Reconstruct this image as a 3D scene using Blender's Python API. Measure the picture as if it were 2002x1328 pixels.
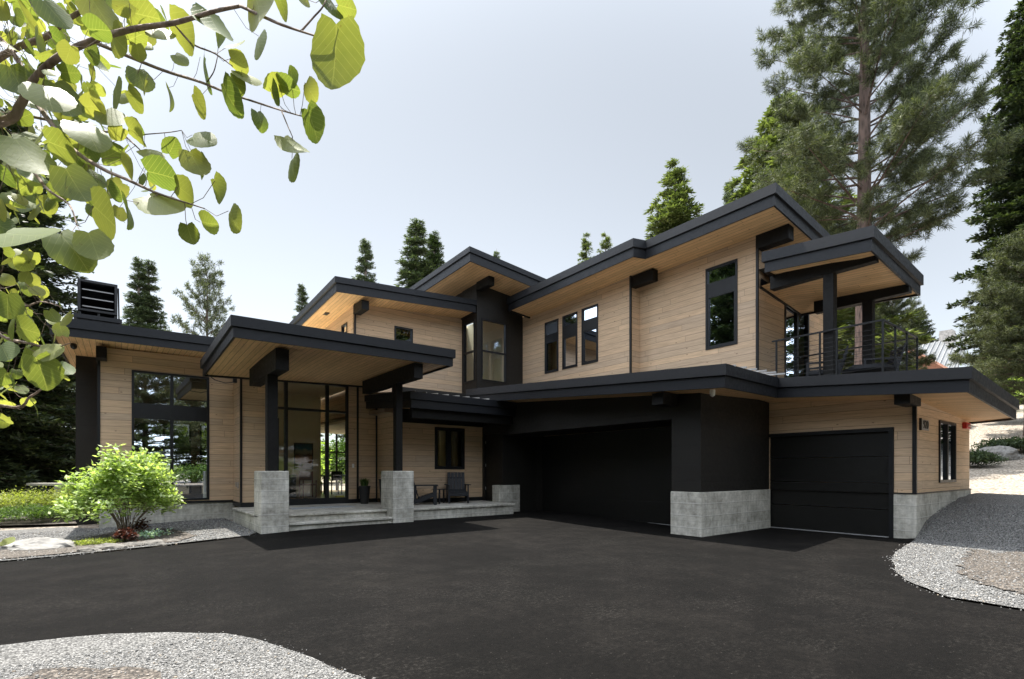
import bpy, bmesh, math, random
import numpy as np
from mathutils import Vector, Matrix
from mathutils.geometry import tessellate_polygon, delaunay_2d_cdt
random.seed(7); rng = np.random.default_rng(7)
for o in list(bpy.data.objects): bpy.data.objects.remove(o)
scene = bpy.context.scene; COL = scene.collection

# ------------------------------------------------------------- camera
F_PX, CX, HY, CAMZ = 1004.0, 1001.0, 921.0, 1.45      # focal length in photo pixels, principal column, horizon row, eye height
ANG = math.atan2(1299, 1004)
FW = Vector((math.cos(ANG), math.sin(ANG))); RT = Vector((math.sin(ANG), -math.cos(ANG)))
cd = bpy.data.cameras.new('camera'); cam = bpy.data.objects.new('camera', cd); COL.objects.link(cam)
cam.location = (0, 0, CAMZ); cam.rotation_euler = (math.pi/2, 0, -(math.pi/2-ANG))
cd.sensor_width = 36; cd.lens = 36*F_PX/2002; cd.shift_y = (HY-664)/2002; cd.clip_start = .05; cd.clip_end = 3000
scene.camera = cam
# ------------------------------------------------------------- world and sun
SUNV = Vector((-.08, .33, 1)).normalized()
elev = math.asin(SUNV.z); az = math.atan2(SUNV.x, SUNV.y)
w = bpy.data.worlds.new('World'); scene.world = w; w.use_nodes = True
wn = w.node_tree; wn.nodes.clear()
sky = wn.nodes.new('ShaderNodeTexSky'); sky.sky_type = 'NISHITA'; sky.sun_disc = False
sky.sun_elevation = elev; sky.sun_rotation = az; sky.altitude = 1800; sky.air_density = 1.0; sky.dust_density = 4.0; sky.ozone_density = 1.0
hsv = wn.nodes.new('ShaderNodeHueSaturation'); hsv.inputs['Saturation'].default_value = .24; hsv.inputs['Value'].default_value = 1.0
bg = wn.nodes.new('ShaderNodeBackground'); bg.inputs[1].default_value = .15
wo = wn.nodes.new('ShaderNodeOutputWorld')
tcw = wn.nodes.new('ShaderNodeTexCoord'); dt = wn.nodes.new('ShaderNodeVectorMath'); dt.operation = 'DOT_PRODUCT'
dt.inputs[1].default_value = (FW.x, FW.y, -.25); m0 = wn.nodes.new('ShaderNodeMapRange')   # sky gain added: raised behind the camera to fill shaded walls, dimmed ahead
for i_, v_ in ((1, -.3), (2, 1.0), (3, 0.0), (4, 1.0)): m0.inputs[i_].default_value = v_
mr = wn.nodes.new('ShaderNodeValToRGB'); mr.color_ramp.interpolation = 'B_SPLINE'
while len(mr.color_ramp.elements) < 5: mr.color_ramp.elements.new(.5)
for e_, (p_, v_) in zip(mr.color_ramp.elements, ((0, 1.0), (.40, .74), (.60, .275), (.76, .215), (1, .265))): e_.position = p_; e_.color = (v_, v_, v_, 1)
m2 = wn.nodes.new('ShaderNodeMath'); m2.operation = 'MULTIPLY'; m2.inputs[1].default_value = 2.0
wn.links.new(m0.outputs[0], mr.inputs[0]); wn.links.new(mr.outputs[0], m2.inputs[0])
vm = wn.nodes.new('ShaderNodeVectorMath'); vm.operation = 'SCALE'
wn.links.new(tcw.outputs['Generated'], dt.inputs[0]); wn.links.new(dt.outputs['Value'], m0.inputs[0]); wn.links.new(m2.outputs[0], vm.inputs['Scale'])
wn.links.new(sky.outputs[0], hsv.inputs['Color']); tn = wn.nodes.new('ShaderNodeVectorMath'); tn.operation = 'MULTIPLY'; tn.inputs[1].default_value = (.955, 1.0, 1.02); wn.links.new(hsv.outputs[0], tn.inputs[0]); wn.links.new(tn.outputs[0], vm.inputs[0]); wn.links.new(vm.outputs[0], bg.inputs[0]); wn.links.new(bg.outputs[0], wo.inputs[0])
sd = bpy.data.lights.new('sun', 'SUN'); sd.energy = 3.6; sd.angle = math.radians(.5); sd.color = (1, .955, .88)
sun = bpy.data.objects.new('sun', sd); COL.objects.link(sun); sun.location = (0, 10, 40)
sun.rotation_euler = SUNV.to_track_quat('Z', 'Y').to_euler()
scene.view_settings.view_transform = 'Standard'; scene.view_settings.look = 'None'
scene.view_settings.exposure = 1.6; scene.view_settings.gamma = 1
scene.render.engine = 'CYCLES'
scene.cycles.max_bounces = 8; scene.cycles.diffuse_bounces = 4; scene.cycles.transparent_max_bounces = 12

# ------------------------------------------------------------- photo measurements -> world
def ray(px):
    t = (px-CX)/F_PX; return FW+RT*t
def onX(px, X, py=None):                       # point of a wall plane x = X
    r = ray(px); d = X/r.x; z = CAMZ+(HY-py)*d/F_PX if py is not None else 0
    return Vector((X, r.y*d, z))
def onY(px, Y, py=None):
    r = ray(px); d = Y/r.y; z = CAMZ+(HY-py)*d/F_PX if py is not None else 0
    return Vector((r.x*d, Y, z))
def onD(px, py, d):
    r = ray(px); return Vector((r.x*d, r.y*d, CAMZ+(HY-py)*d/F_PX))
def onG(px, py, z=0):
    d = (CAMZ-z)*F_PX/(py-HY); return onD(px, py, d)

# ------------------------------------------------------------- mesh helpers
class MB:
    def __init__(s): s.v = []; s.f = []; s.m = []
    def quad(s, a, b, c, d, m=0):
        n = len(s.v); s.v += [tuple(a), tuple(b), tuple(c), tuple(d)]; s.f.append((n, n+1, n+2, n+3)); s.m.append(m)
    def poly(s, pts, m=0):
        n = len(s.v); s.v += [tuple(p) for p in pts]; s.f.append(tuple(range(n, n+len(pts)))); s.m.append(m)
    def hexa(s, b, t, m=0):                    # bottom 4 points (ccw from above), top 4
        n = len(s.v); s.v += [tuple(p) for p in b]+[tuple(p) for p in t]
        for q in ((3, 2, 1, 0), (4, 5, 6, 7), (0, 1, 5, 4), (1, 2, 6, 5), (2, 3, 7, 6), (3, 0, 4, 7)):
            s.f.append(tuple(n+i for i in q)); s.m.append(m)
    def box(s, x0, x1, y0, y1, z0, z1, m=0):
        if x0 > x1: x0, x1 = x1, x0
        if y0 > y1: y0, y1 = y1, y0
        if z0 > z1: z0, z1 = z1, z0
        s.hexa([(x0, y0, z0), (x1, y0, z0), (x1, y1, z0), (x0, y1, z0)], [(x0, y0, z1), (x1, y0, z1), (x1, y1, z1), (x0, y1, z1)], m)
    def bar(s, a, b, w, h, m=0, up=(0, 0, 1)):  # box from a to b
        a = Vector(a); b = Vector(b); d = (b-a).normalized(); up = Vector(up)
        if abs(d.dot(up)) > .99: up = Vector((1, 0, 0))
        sx = d.cross(up).normalized()*(w/2); sy = sx.cross(d).normalized()*(h/2)
        P = lambda c: [c-sx-sy, c+sx-sy, c+sx+sy, c-sx+sy]
        s.hexa(P(a), P(b), m)
    def tube(s, pts, rad, n=8, m=0, cap=True):
        pts = [Vector(p) for p in pts]; R = rad if isinstance(rad, (list, tuple)) else [rad]*len(pts)
        base = len(s.v)
        for i, p in enumerate(pts):
            d = (pts[min(i+1, len(pts)-1)]-pts[max(i-1, 0)]).normalized()
            u = d.cross(Vector((0, 0, 1)))
            if u.length < .05: u = d.cross(Vector((1, 0, 0)))
            u.normalize(); v = d.cross(u)
            for k in range(n):
                a = 2*math.pi*k/n; s.v.append(tuple(p+(u*math.cos(a)+v*math.sin(a))*R[i]))
        for i in range(len(pts)-1):
            for k in range(n):
                q = base+i*n; s.f.append((q+k, q+(k+1) % n, q+n+(k+1) % n, q+n+k)); s.m.append(m)
        if cap:
            s.f.append(tuple(base+k for k in range(n))[::-1]); s.m.append(m)
            e = base+(len(pts)-1)*n; s.f.append(tuple(e+k for k in range(n))); s.m.append(m)
    def lathe(s, c, prof, n=24, m=0):
        s.tube([(c[0], c[1], c[2]+z) for r, z in prof], [max(r, .001) for r, z in prof], n, m)
    def build(s, name, mats, parent=None, smooth=False, bevel=0, recalc=True):
        me = bpy.data.meshes.new(name); me.from_pydata(s.v, [], s.f)
        if not isinstance(mats, (list, tuple)): mats = [mats]
        for q in mats: me.materials.append(q)
        me.polygons.foreach_set('material_index', s.m)
        if smooth: me.polygons.foreach_set('use_smooth', [True]*len(s.f))
        me.update()
        if recalc:
            b = bmesh.new(); b.from_mesh(me); bmesh.ops.recalc_face_normals(b, faces=b.faces); b.to_mesh(me); b.free()
        return link(name, me, parent, bevel)
def link(name, me, parent=None, bevel=0, loc=None):
    o = bpy.data.objects.new(name, me); COL.objects.link(o)
    if parent is not None:
        o.parent = parent
        if loc is None:
            P = Vector(parent.location); q = parent.parent
            while q is not None: P += Vector(q.location); q = q.parent
            o.location = -P
    if loc is not None: o.location = loc
    if bevel:
        bv = o.modifiers.new('bevel', 'BEVEL'); bv.width = bevel; bv.segments = 2; bv.limit_method = 'ANGLE'; bv.angle_limit = math.radians(40)
    return o
def tag(o, label=None, cat=None, group=None, kind=None):
    if label: o['label'] = label
    if cat: o['category'] = cat
    if group: o['group'] = group
    if kind: o['kind'] = kind
    return o
def empty(name, loc, label=None, cat=None, group=None, rz=0):
    o = bpy.data.objects.new(name, None); COL.objects.link(o); o.location = loc; o.rotation_euler.z = rz
    o.empty_display_size = .3
    return tag(o, label, cat, group)
def copy_tree(o, parent=None):
    c = o.copy(); COL.objects.link(c)
    if parent is not None: c.parent = parent
    for ch in [q for q in bpy.data.objects if q.parent == o]: copy_tree(ch, c)
    return c

# ------------------------------------------------------------- materials
class NT:
    def __init__(s, name):
        s.mat = bpy.data.materials.new(name); s.mat.use_nodes = True; s.t = s.mat.node_tree; s.t.nodes.clear()
        s.out = s.t.nodes.new('ShaderNodeOutputMaterial')
    def n(s, typ, ins=None, **kw):
        q = s.t.nodes.new('ShaderNode'+typ)
        for k, v in kw.items(): setattr(q, k, v)
        for k, v in (ins or {}).items():
            i = q.inputs[k]
            if isinstance(v, bpy.types.NodeSocket): s.t.links.new(v, i)
            elif isinstance(v, (tuple, list)) and len(v) == 3 and i.type == 'RGBA': i.default_value = (*v, 1)
            else: i.default_value = v
        return q
    def math(s, op, a, b=0.0, c=0.0): return s.n('Math', {0: a, 1: b, 2: c}, operation=op).outputs[0]
    def mix(s, f, a, b, mode='MIX'):
        q = s.t.nodes.new('ShaderNodeMix'); q.data_type = 'RGBA'; q.blend_type = mode; q.clamp_factor = True
        for i, v in ((0, f), (6, a), (7, b)):
            if isinstance(v, bpy.types.NodeSocket): s.t.links.new(v, q.inputs[i])
            elif isinstance(v, (tuple, list)): q.inputs[i].default_value = (*v, 1)
            else: q.inputs[i].default_value = v
        return q.outputs[2]
    def ramp(s, f, stops):
        q = s.n('ValToRGB', {0: f}); e = q.color_ramp.elements
        while len(e) < len(stops): e.new(.5)
        for el, (p, c) in zip(e, stops): el.position = p; el.color = (*c, 1) if len(c) == 3 else c
        return q.outputs[0]
    def maprange(s, v, a, b, c=0.0, d=1.0):
        return s.n('MapRange', {0: v, 1: a, 2: b, 3: c, 4: d}).outputs[0]
    def pos(s):
        g = s.n('NewGeometry'); x = s.n('SeparateXYZ', {0: g.outputs['Position']}); return g, x.outputs[0], x.outputs[1], x.outputs[2]
    def vec(s, x, y, z=0.0): return s.n('CombineXYZ', {0: x, 1: y, 2: z}).outputs[0]
    def noise(s, v, scale, detail=4, rough=.5): return s.n('TexNoise', {'Vector': v, 'Scale': scale, 'Detail': detail, 'Roughness': rough}).outputs[0]
    def bump(s, h, strength=.3, dist=.01): return s.n('Bump', {'Height': h, 'Strength': strength, 'Distance': dist}).outputs[0]
    def bsdf(s, **ins):
        q = s.n('BsdfPrincipled', {k.replace('_', ' '): v for k, v in ins.items()}); s.t.links.new(q.outputs[0], s.out.inputs[0]); return q

def wood(name, board, kind, ca, cb, cc, groove=.05, gdark=.35):
    m = NT(name); g, x, y, z = m.pos()
    if kind == 'wall': S, L = z, m.math('ADD', x, y)
    elif kind == 'soffx': S, L = x, y
    else: S, L = y, x
    q = m.math('DIVIDE', S, board); idx = m.math('FLOOR', q); fr = m.math('FRACT', q)
    wn1 = m.n('TexWhiteNoise', {'Vector': m.vec(idx, 3.1, 1.7)}).outputs[0]
    Lq = m.math('DIVIDE', m.math('ADD', L, m.math('MULTIPLY', wn1, 9.0)), 3.4)
    seg = m.math('FLOOR', Lq); sfr = m.math('FRACT', Lq)
    wn2 = m.n('TexWhiteNoise', {'Vector': m.vec(idx, seg, 5.0)}).outputs[0]
    gv = m.vec(m.math('MULTIPLY', L, 1.3), m.math('MULTIPLY', S, 26), m.math('MULTIPLY', wn2, 30))
    gr = m.noise(gv, 1.6, 6, .6)
    big = m.noise(g.outputs['Position'], .35, 3)
    col = m.ramp(wn2, [(0, ca), (.5, cb), (1, cc)])
    col = m.mix(m.maprange(gr, .3, .75), m.mix(1.0, col, (.72, .70, .68), 'MULTIPLY'), m.mix(1.0, col, (1.12, 1.1, 1.08), 'MULTIPLY'))
    col = m.mix(m.maprange(big, .35, .7, 0, .45), col, m.mix(1.0, col, (.86, .84, .84), 'MULTIPLY'))
    kv = m.vec(m.math('MULTIPLY', L, 1.0), m.math('MULTIPLY', S, 2.0), 0.0)
    kn = m.n('TexVoronoi', {'Vector': kv, 'Scale': 2.6}).outputs['Distance']
    col = m.mix(m.maprange(kn, .035, .09, .85, 0.0), col, (.13, .07, .035))
    gm = m.math('LESS_THAN', fr, groove); jm = m.math('LESS_THAN', sfr, .0022)
    mask = m.math('MAXIMUM', gm, jm)
    col = m.mix(m.math('MULTIPLY', mask, 1-gdark), col, (.03, .02, .012))
    h = m.math('SUBTRACT', m.math('MULTIPLY', gr, .15), mask)
    m.bsdf(Base_Color=col, Roughness=.62, Normal=m.bump(h, .5, .006))
    return m.mat
M = {}
M['siding'] = wood('cedar_siding', .176, 'wall', (.68, .49, .315), (.62, .45, .295), (.55, .415, .29))
M['soffit'] = wood('soffit_boards', .13, 'soffx', (.84, .56, .29), (.77, .51, .26), (.70, .46, .235), .07, .25)

def metal(name, col, rough=.42, panel=0, spec=.35):
    m = NT(name); g, x, y, z = m.pos()
    n = m.noise(g.outputs['Position'], .9, 5, .6); n2 = m.noise(g.outputs['Position'], 14, 3)
    c = m.mix(m.maprange(n, .3, .7), tuple(k*.82 for k in col), tuple(min(1, k*1.18) for k in col))
    r = m.maprange(n2, .3, .7, rough-.07, rough+.1)
    kw = {}
    if panel:
        fr = m.math('FRACT', m.math('DIVIDE', z, panel)); k = m.math('LESS_THAN', fr, .025)
        c = m.mix(m.math('MULTIPLY', k, .6), c, (.004, .004, .004))
        big = m.noise(g.outputs['Position'], 1.6, 2)
        kw['Normal'] = m.bump(m.math('SUBTRACT', m.math('MULTIPLY', big, .5), k), .35, .01)
    else:
        kw['Normal'] = m.bump(m.noise(g.outputs['Position'], 1.2, 2), .12, .02)
    m.bsdf(Base_Color=c, Roughness=r, Specular_IOR_Level=spec, **kw); return m.mat
M['fascia'] = metal('dark_fascia_metal', (.0075, .0085, .0115), .5)
M['panel'] = metal('black_wall_panel', (.0155, .0140, .0122), .5, .40)
M['frame'] = metal('window_frame_black', (.009, .0095, .011), .42)
M['beam'] = metal('black_stained_timber', (.006, .0055, .005), .62, 0, .25)
M['door'] = metal('garage_door_black', (.0060, .0057, .0050), .42, .6, .4)
M['roof'] = metal('standing_seam_roof', (.09, .085, .08), .4)
M['greyroof'] = metal('pale_grey_roof', (.22, .225, .23), .5)
M['flash'] = metal('metal_flashing', (.30, .30, .30), .35)

def simple(name, col, rough=.7, var=.2, sc=6):
    m = NT(name); g, x, y, z = m.pos(); n = m.noise(g.outputs['Position'], sc, 5)
    c = m.mix(m.maprange(n, .3, .7), tuple(k*(1-var) for k in col), tuple(min(1, k*(1+var)) for k in col))
    m.bsdf(Base_Color=c, Roughness=rough, Normal=m.bump(n, .15, .01)); return m.mat
M['plaster'] = simple('interior_plaster', (.74, .68, .52), .8, .03)
M['floor_in'] = simple('interior_floor', (.22, .16, .11), .3)
M['chair'] = simple('dark_recycled_plastic', (.0085, .0095, .014), .6)
M['pot'] = simple('black_planter', (.016, .016, .017), .35)
M['redp'] = simple('red_enamel', (.42, .012, .012), .35, .05)
M['white'] = simple('white_lens', (.75, .75, .72), .3, .03)
M['mat'] = simple('grey_doormat', (.34, .36, .38), .9, .15, 40)
M['yellow'] = simple('yellow_plastic', (.45, .40, .03), .5, .1)
M['leather'] = simple('tan_leather', (.16, .07, .03), .5)
M['cable'] = simple('black_cable', (.012, .012, .012), .5)
M['rock'] = simple('granite_boulder', (.21, .20, .185), .85, .35, 9)
M['rock2'] = simple('dark_border_rock', (.14, .13, .115), .9, .35, 9)
M['woodred'] = simple('red_brown_siding', (.22, .09, .05), .7)
M['stonev'] = simple('chimney_stone', (.42, .40, .38), .8, .35, 5)

def concrete():
    m = NT('board_formed_concrete'); g, x, y, z = m.pos()
    L = m.math('ADD', x, y)
    n1 = m.noise(g.outputs['Position'], 2.2, 6, .65); n2 = m.noise(g.outputs['Position'], 11, 6, .7)
    st = m.noise(m.vec(m.math('MULTIPLY', L, 7), m.math('MULTIPLY', z, .9), 0.0), 1.4, 5, .6)
    hb = m.noise(m.vec(m.math('MULTIPLY', L, .8), m.math('MULTIPLY', z, 30), 0.0), 1.5, 4)
    q = m.math('DIVIDE', m.math('ADD', z, .09), .27); fr = m.math('FRACT', q)
    idx = m.math('FLOOR', q); bt = m.n('TexWhiteNoise', {'Vector': m.vec(idx, m.math('FLOOR', m.math('DIVIDE', L, 1.9)), 0.0)}).outputs[0]
    c = m.ramp(m.math('ADD', m.math('MULTIPLY', n1, .6), m.math('MULTIPLY', n2, .4)), [(.34, (.23, .215, .18)), (.5, (.50, .475, .415)), (.64, (.72, .695, .63))])
    c = m.mix(m.maprange(st, .45, .72, 0, .5), c, (.18, .175, .155))
    c = m.mix(m.maprange(bt, 0, 1, 0, .35), c, m.mix(1.0, c, (.72, .71, .68), 'MULTIPLY'))
    c = m.mix(m.maprange(hb, .5, .7, 0, .2), c, (.42, .41, .38))
    ln = m.math('LESS_THAN', fr, .05); ln2 = m.math('LESS_THAN', m.math('ABSOLUTE', m.math('SUBTRACT', fr, .55)), .012)
    c = m.mix(m.math('MULTIPLY', ln, .55), c, (.66, .64, .60)); c = m.mix(m.math('MULTIPLY', m.math('LESS_THAN', m.math('ABSOLUTE', m.math('SUBTRACT', fr, .965)), .03), .3), c, (.15, .14, .125)); c = m.mix(m.math('MULTIPLY', ln2, .35), c, (.12, .115, .105))  # dark band painted below each pale form line as its shadow
    h = m.math('ADD', m.math('MULTIPLY', ln, 1.0), m.math('MULTIPLY', n2, .6))
    m.bsdf(Base_Color=c, Roughness=.82, Normal=m.bump(h, .45, .006)); return m.mat
M['concrete'] = concrete()

def asphalt():
    m = NT('asphalt'); g, x, y, z = m.pos(); P = g.outputs['Position']
    big = m.noise(P, .5, 5, .6); mid = m.noise(P, 2.2, 6, .7); fine = m.noise(P, 70, 3, .7); sp = m.n('TexVoronoi', {'Vector': P, 'Scale': 95}).outputs['Distance']
    st = m.noise(m.vec(m.math('ADD', m.math('MULTIPLY', x, .8), m.math('MULTIPLY', y, 2.5)), m.math('MULTIPLY', y, .9), 0.0), 5, 6, .75)
    c = m.ramp(m.math('ADD', m.math('MULTIPLY', big, .55), m.math('MULTIPLY', mid, .45)), [(.36, (.0020, .0018, .0015)), (.5, (.0038, .0033, .0029)), (.64, (.0082, .0072, .0063))])
    spk = m.noise(P, 26, 6, .85); scr = m.noise(m.vec(m.math('MULTIPLY', x, 3.0), m.math('MULTIPLY', y, 14.0), 0.0), 2.2, 5, .8)
    wear = m.math('MULTIPLY', m.maprange(m.noise(P, .9, 5, .65), .47, .66), m.maprange(m.math('ADD', m.math('MULTIPLY', spk, .7), m.math('MULTIPLY', scr, .3)), .50, .66))
    c = m.mix(m.math('MULTIPLY', wear, .9), c, (.040, .037, .033))
    v3 = m.n('TexVoronoi', {'Vector': P, 'Scale': 24}); pk = m.math('GREATER_THAN', m.n('SeparateColor', {0: v3.outputs['Color']}).outputs[0], .80)
    c = m.mix(m.math('MULTIPLY', m.math('MULTIPLY', pk, m.math('LESS_THAN', v3.outputs['Distance'], .15)), .6), c, (.035, .032, .029))
    cr = m.n('TexNoise', {'Vector': P, 'Scale': .55, 'Detail': 8, 'Roughness': .62}).outputs[0]
    c = m.mix(m.maprange(m.math('ABSOLUTE', m.math('SUBTRACT', cr, .47)), .0, .0035, .6, 0), c, (.0015, .0014, .0013))
    c = m.mix(m.maprange(sp, .02, .16, .55, 0), c, (.032, .029, .026))
    gr = m.noise(P, 17, 8, .92); c = m.mix(m.maprange(gr, .42, .62), m.mix(1.0, c, (.55, .55, .55), 'MULTIPLY'), m.mix(1.0, c, (1.7, 1.65, 1.6), 'MULTIPLY'))
    c = m.mix(m.maprange(fine, .3, .5, .5, 0), c, (.004, .0037, .0033))
    h = m.math('ADD', fine, m.math('MULTIPLY', sp, .8))
    m.bsdf(Base_Color=c, Roughness=.9, Normal=m.bump(h, .5, .006), Specular_IOR_Level=.1); return m.mat
M['asphalt'] = asphalt()

def gravel(name, dark, mid, lite, sc=30, warm=None):
    m = NT(name); g, x, y, z = m.pos(); P = g.outputs['Position']
    v = m.n('TexVoronoi', {'Vector': P, 'Scale': sc, 'Randomness': 1.0}); v2 = m.n('TexVoronoi', {'Vector': P, 'Scale': sc*2.3})
    r = m.n('SeparateColor', {0: v.outputs['Color']}).outputs[0]; r2 = m.n('SeparateColor', {0: v2.outputs['Color']}).outputs[1]
    c = m.ramp(m.math('ADD', m.math('MULTIPLY', r, .65), m.math('MULTIPLY', r2, .35)), [(.1, dark), (.5, mid), (.9, lite)])
    c = m.mix(m.maprange(v.outputs['Distance'], .42, .72, 0, .75), c, tuple(k*.25 for k in dark))
    if warm: c = m.mix(m.maprange(m.noise(P, 1.4, 4), .5, .7, 0, .6), c, warm)
    h = m.math('SUBTRACT', 1.0, v.outputs['Distance'])
    m.bsdf(Base_Color=c, Roughness=.85, Normal=m.bump(m.math('ADD', h, m.math('MULTIPLY', r, .8)), .9, .02)); return m.mat
M['gravel'] = gravel('crushed_gravel', (.075, .073, .069), (.19, .185, .175), (.34, .33, .315), 55)
M['mulch'] = gravel('pine_mulch', (.035, .028, .022), (.10, .082, .065), (.25, .215, .18), 38)
M['soil'] = gravel('forest_duff', (.22, .17, .125), (.40, .34, .27), (.52, .46, .39), 14)
def stone_mat():
    m = NT('gravel_stone'); g = m.n('NewGeometry'); r = g.outputs['Random Per Island']
    c = m.ramp(r, [(0, (.055, .055, .055)), (.35, (.16, .157, .15)), (.7, (.25, .246, .237)), (.93, (.38, .37, .355)), (1, (.25, .20, .14))])
    m.bsdf(Base_Color=c, Roughness=.8); return m.mat
M['stone'] = stone_mat()

def bark(name, a, b, sc=1.0):
    m = NT(name); tc = m.n('TexCoord'); s = m.n('SeparateXYZ', {0: tc.outputs['Object']})
    v = m.vec(m.math('MULTIPLY', s.outputs[0], 7*sc), m.math('MULTIPLY', s.outputs[1], 7*sc), m.math('MULTIPLY', s.outputs[2], 1.6*sc))
    vo = m.n('TexVoronoi', {'Vector': v, 'Scale': 1.2}).outputs['Distance']; n = m.noise(v, 2.0, 5, .7)
    c = m.ramp(m.math('ADD', m.math('MULTIPLY', vo, .5), m.math('MULTIPLY', n, .5)), [(.25, a), (.6, b)])
    m.bsdf(Base_Color=c, Roughness=.9, Normal=m.bump(vo, .8, .03)); return m.mat
M['bark'] = bark('fir_bark', (.05, .037, .03), (.14, .11, .09))
M['pinebark'] = bark('pine_bark', (.04, .028, .023), (.15, .10, .08))
M['aspenbark'] = bark('aspen_bark', (.11, .075, .055), (.28, .21, .16), 4)

def leafmat(name, a, b, c, trans=.35, rough=.55, tcol=None, spec=.3):
    m = NT(name); g = m.n('NewGeometry'); r = g.outputs['Random Per Island']
    n = m.noise(g.outputs['Position'], .8, 3)
    f = m.math('ADD', m.math('MULTIPLY', r, .6), m.math('MULTIPLY', n, .4))
    col = m.ramp(f, [(.15, a), (.5, b), (.85, c)])
    p = m.n('BsdfPrincipled', {'Base Color': col, 'Roughness': rough, 'Specular IOR Level': spec})
    tc = m.mix(1.0, col, tcol or (1.5, 1.7, .6), 'MULTIPLY')
    t = m.n('BsdfTranslucent', {0: tc}); mx = m.n('MixShader', {0: trans, 1: p.outputs[0], 2: t.outputs[0]})
    m.t.links.new(mx.outputs[0], m.out.inputs[0]); return m.mat
M['fir'] = leafmat('fir_needles', (.022, .035, .018), (.045, .068, .030), (.085, .115, .045), .2)
M['firblue'] = leafmat('blue_fir_needles', (.035, .048, .030), (.075, .10, .060), (.15, .18, .095), .2)
M['firdark'] = leafmat('dark_fir_needles', (.014, .022, .012), (.032, .046, .022), (.085, .105, .042), .18)  # palest stop paints sunlit tips into the needle colour
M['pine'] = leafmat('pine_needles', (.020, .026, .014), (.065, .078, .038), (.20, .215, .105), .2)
M['firlite'] = leafmat('olive_fir_needles', (.045, .062, .024), (.11, .135, .050), (.22, .24, .10), .25)  # olive needles, yellower than the plain fir
M['shrub'] = leafmat('viburnum_leaves', (.17, .25, .08), (.34, .43, .17), (.60, .68, .40), .45, .45, (1.3, 1.4, .5))
M['hedge'] = leafmat('hedge_leaves', (.10, .13, .03), (.24, .27, .07), (.42, .42, .15), .4)
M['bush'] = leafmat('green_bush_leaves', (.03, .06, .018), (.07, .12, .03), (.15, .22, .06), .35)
M['bright'] = leafmat('yellow_green_leaves', (.12, .17, .05), (.24, .32, .09), (.42, .50, .20), .45)  # paler yellow-green than the plain bush leaves
M['redleaf'] = leafmat('red_heuchera_leaves', (.04, .016, .012), (.075, .032, .024), (.15, .09, .06), .3, .5, (1.4, .8, .6))
M['palegreen'] = leafmat('pale_blue_green_leaves', (.10, .17, .14), (.22, .32, .27), (.5, .6, .5), .3)
M['aspen'] = leafmat('aspen_leaves', (.10, .15, .04), (.19, .235, .06), (.30, .34, .10), .5, .3, (1.7, 1.55, .7), .6)

def glass(name, tint=(.55, .6, .6), base=.10, fres=1.0, trans=True):
    m = NT(name)
    lw = m.n('Fresnel', {'IOR': 1.55}).outputs[0]
    f = m.math('MINIMUM', m.math('ADD', m.math('MULTIPLY', lw, fres), base), 1.0)
    gl = m.n('BsdfGlossy', {'Color': (.80, .88, 1.0), 'Roughness': .0})
    tr = m.n('BsdfTransparent', {0: tint})
    mx = m.n('MixShader', {0: f, 1: tr.outputs[0], 2: gl.outputs[0]}); m.t.links.new(mx.outputs[0], m.out.inputs[0]); return m.mat
def aspen_mat():
    m = NT('aspen_leaves'); g = m.n('NewGeometry'); r = g.outputs['Random Per Island']; uv = m.n('UVMap').outputs[0]; s = m.n('SeparateXYZ', {0: uv})
    ux = m.math('ABSOLUTE', s.outputs[0]); vy = s.outputs[1]
    n = m.noise(g.outputs['Position'], 45, 4, .6)
    col = m.ramp(m.math('ADD', m.math('MULTIPLY', r, .75), m.math('MULTIPLY', n, .25)), [(.12, (.09, .14, .04)), (.5, (.15, .19, .058)), (.9, (.25, .275, .09))])
    vein = m.math('MAXIMUM', m.math('LESS_THAN', ux, .012), m.math('LESS_THAN', m.math('FRACT', m.math('MULTIPLY', m.math('SUBTRACT', vy, m.math('MULTIPLY', ux, .85)), 6.5)), .07))
    col = m.mix(m.math('MULTIPLY', vein, .35), col, (.34, .38, .16))
    sp = m.math('GREATER_THAN', m.noise(g.outputs['Position'], 160, 2, .5), .70); col = m.mix(m.math('MULTIPLY', sp, .5), col, (.12, .09, .03))
    p = m.n('BsdfPrincipled', {'Base Color': col, 'Roughness': .45, 'Specular IOR Level': .35, 'Normal': m.bump(m.math('ADD', vein, m.math('MULTIPLY', n, .6)), .5, .002)})
    t = m.n('BsdfTranslucent', {0: m.mix(1.0, col, (1.75, 1.6, .65), 'MULTIPLY')}); mx = m.n('MixShader', {0: .5, 1: p.outputs[0], 2: t.outputs[0]})
    m.t.links.new(mx.outputs[0], m.out.inputs[0]); return m.mat
M['aspen'] = aspen_mat()
M['glass'] = glass('window_glass', (.92, .94, .86), .02)
M['glassmir'] = glass('reflective_window_glass', (.14, .15, .14), .46)
# ================================================================= GROUND
def S(t): t = np.clip(t, 0, 1); return t*t*(3-2*t)
HX = [0, 13.15, 13.9, 14.6, 15.5, 16.7, 17.9, 25, 30, 42, 60, 130, 400]; HZ = [0, 0, .34, .49, .62, .79, .86, 1.2, 1.75, 3.9, 6.5, 13, 20]
def gh(x, y):
    x = np.asarray(x, float); y = np.asarray(y, float)
    h = .08*S((y-7)/6)*S((x-1)/4)-.10*S((2-x)/3)*S((y-12)/6)
    r = np.interp(x, HX, HZ); fac = 1-S((y-3.3)/.25)*(1-S((x-17.9)/.4))
    h = h+r*fac
    far = S((np.hypot(x, y)-35)/120)
    return h+far*3.0
def ghs(x, y): return float(gh(x, y))

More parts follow.
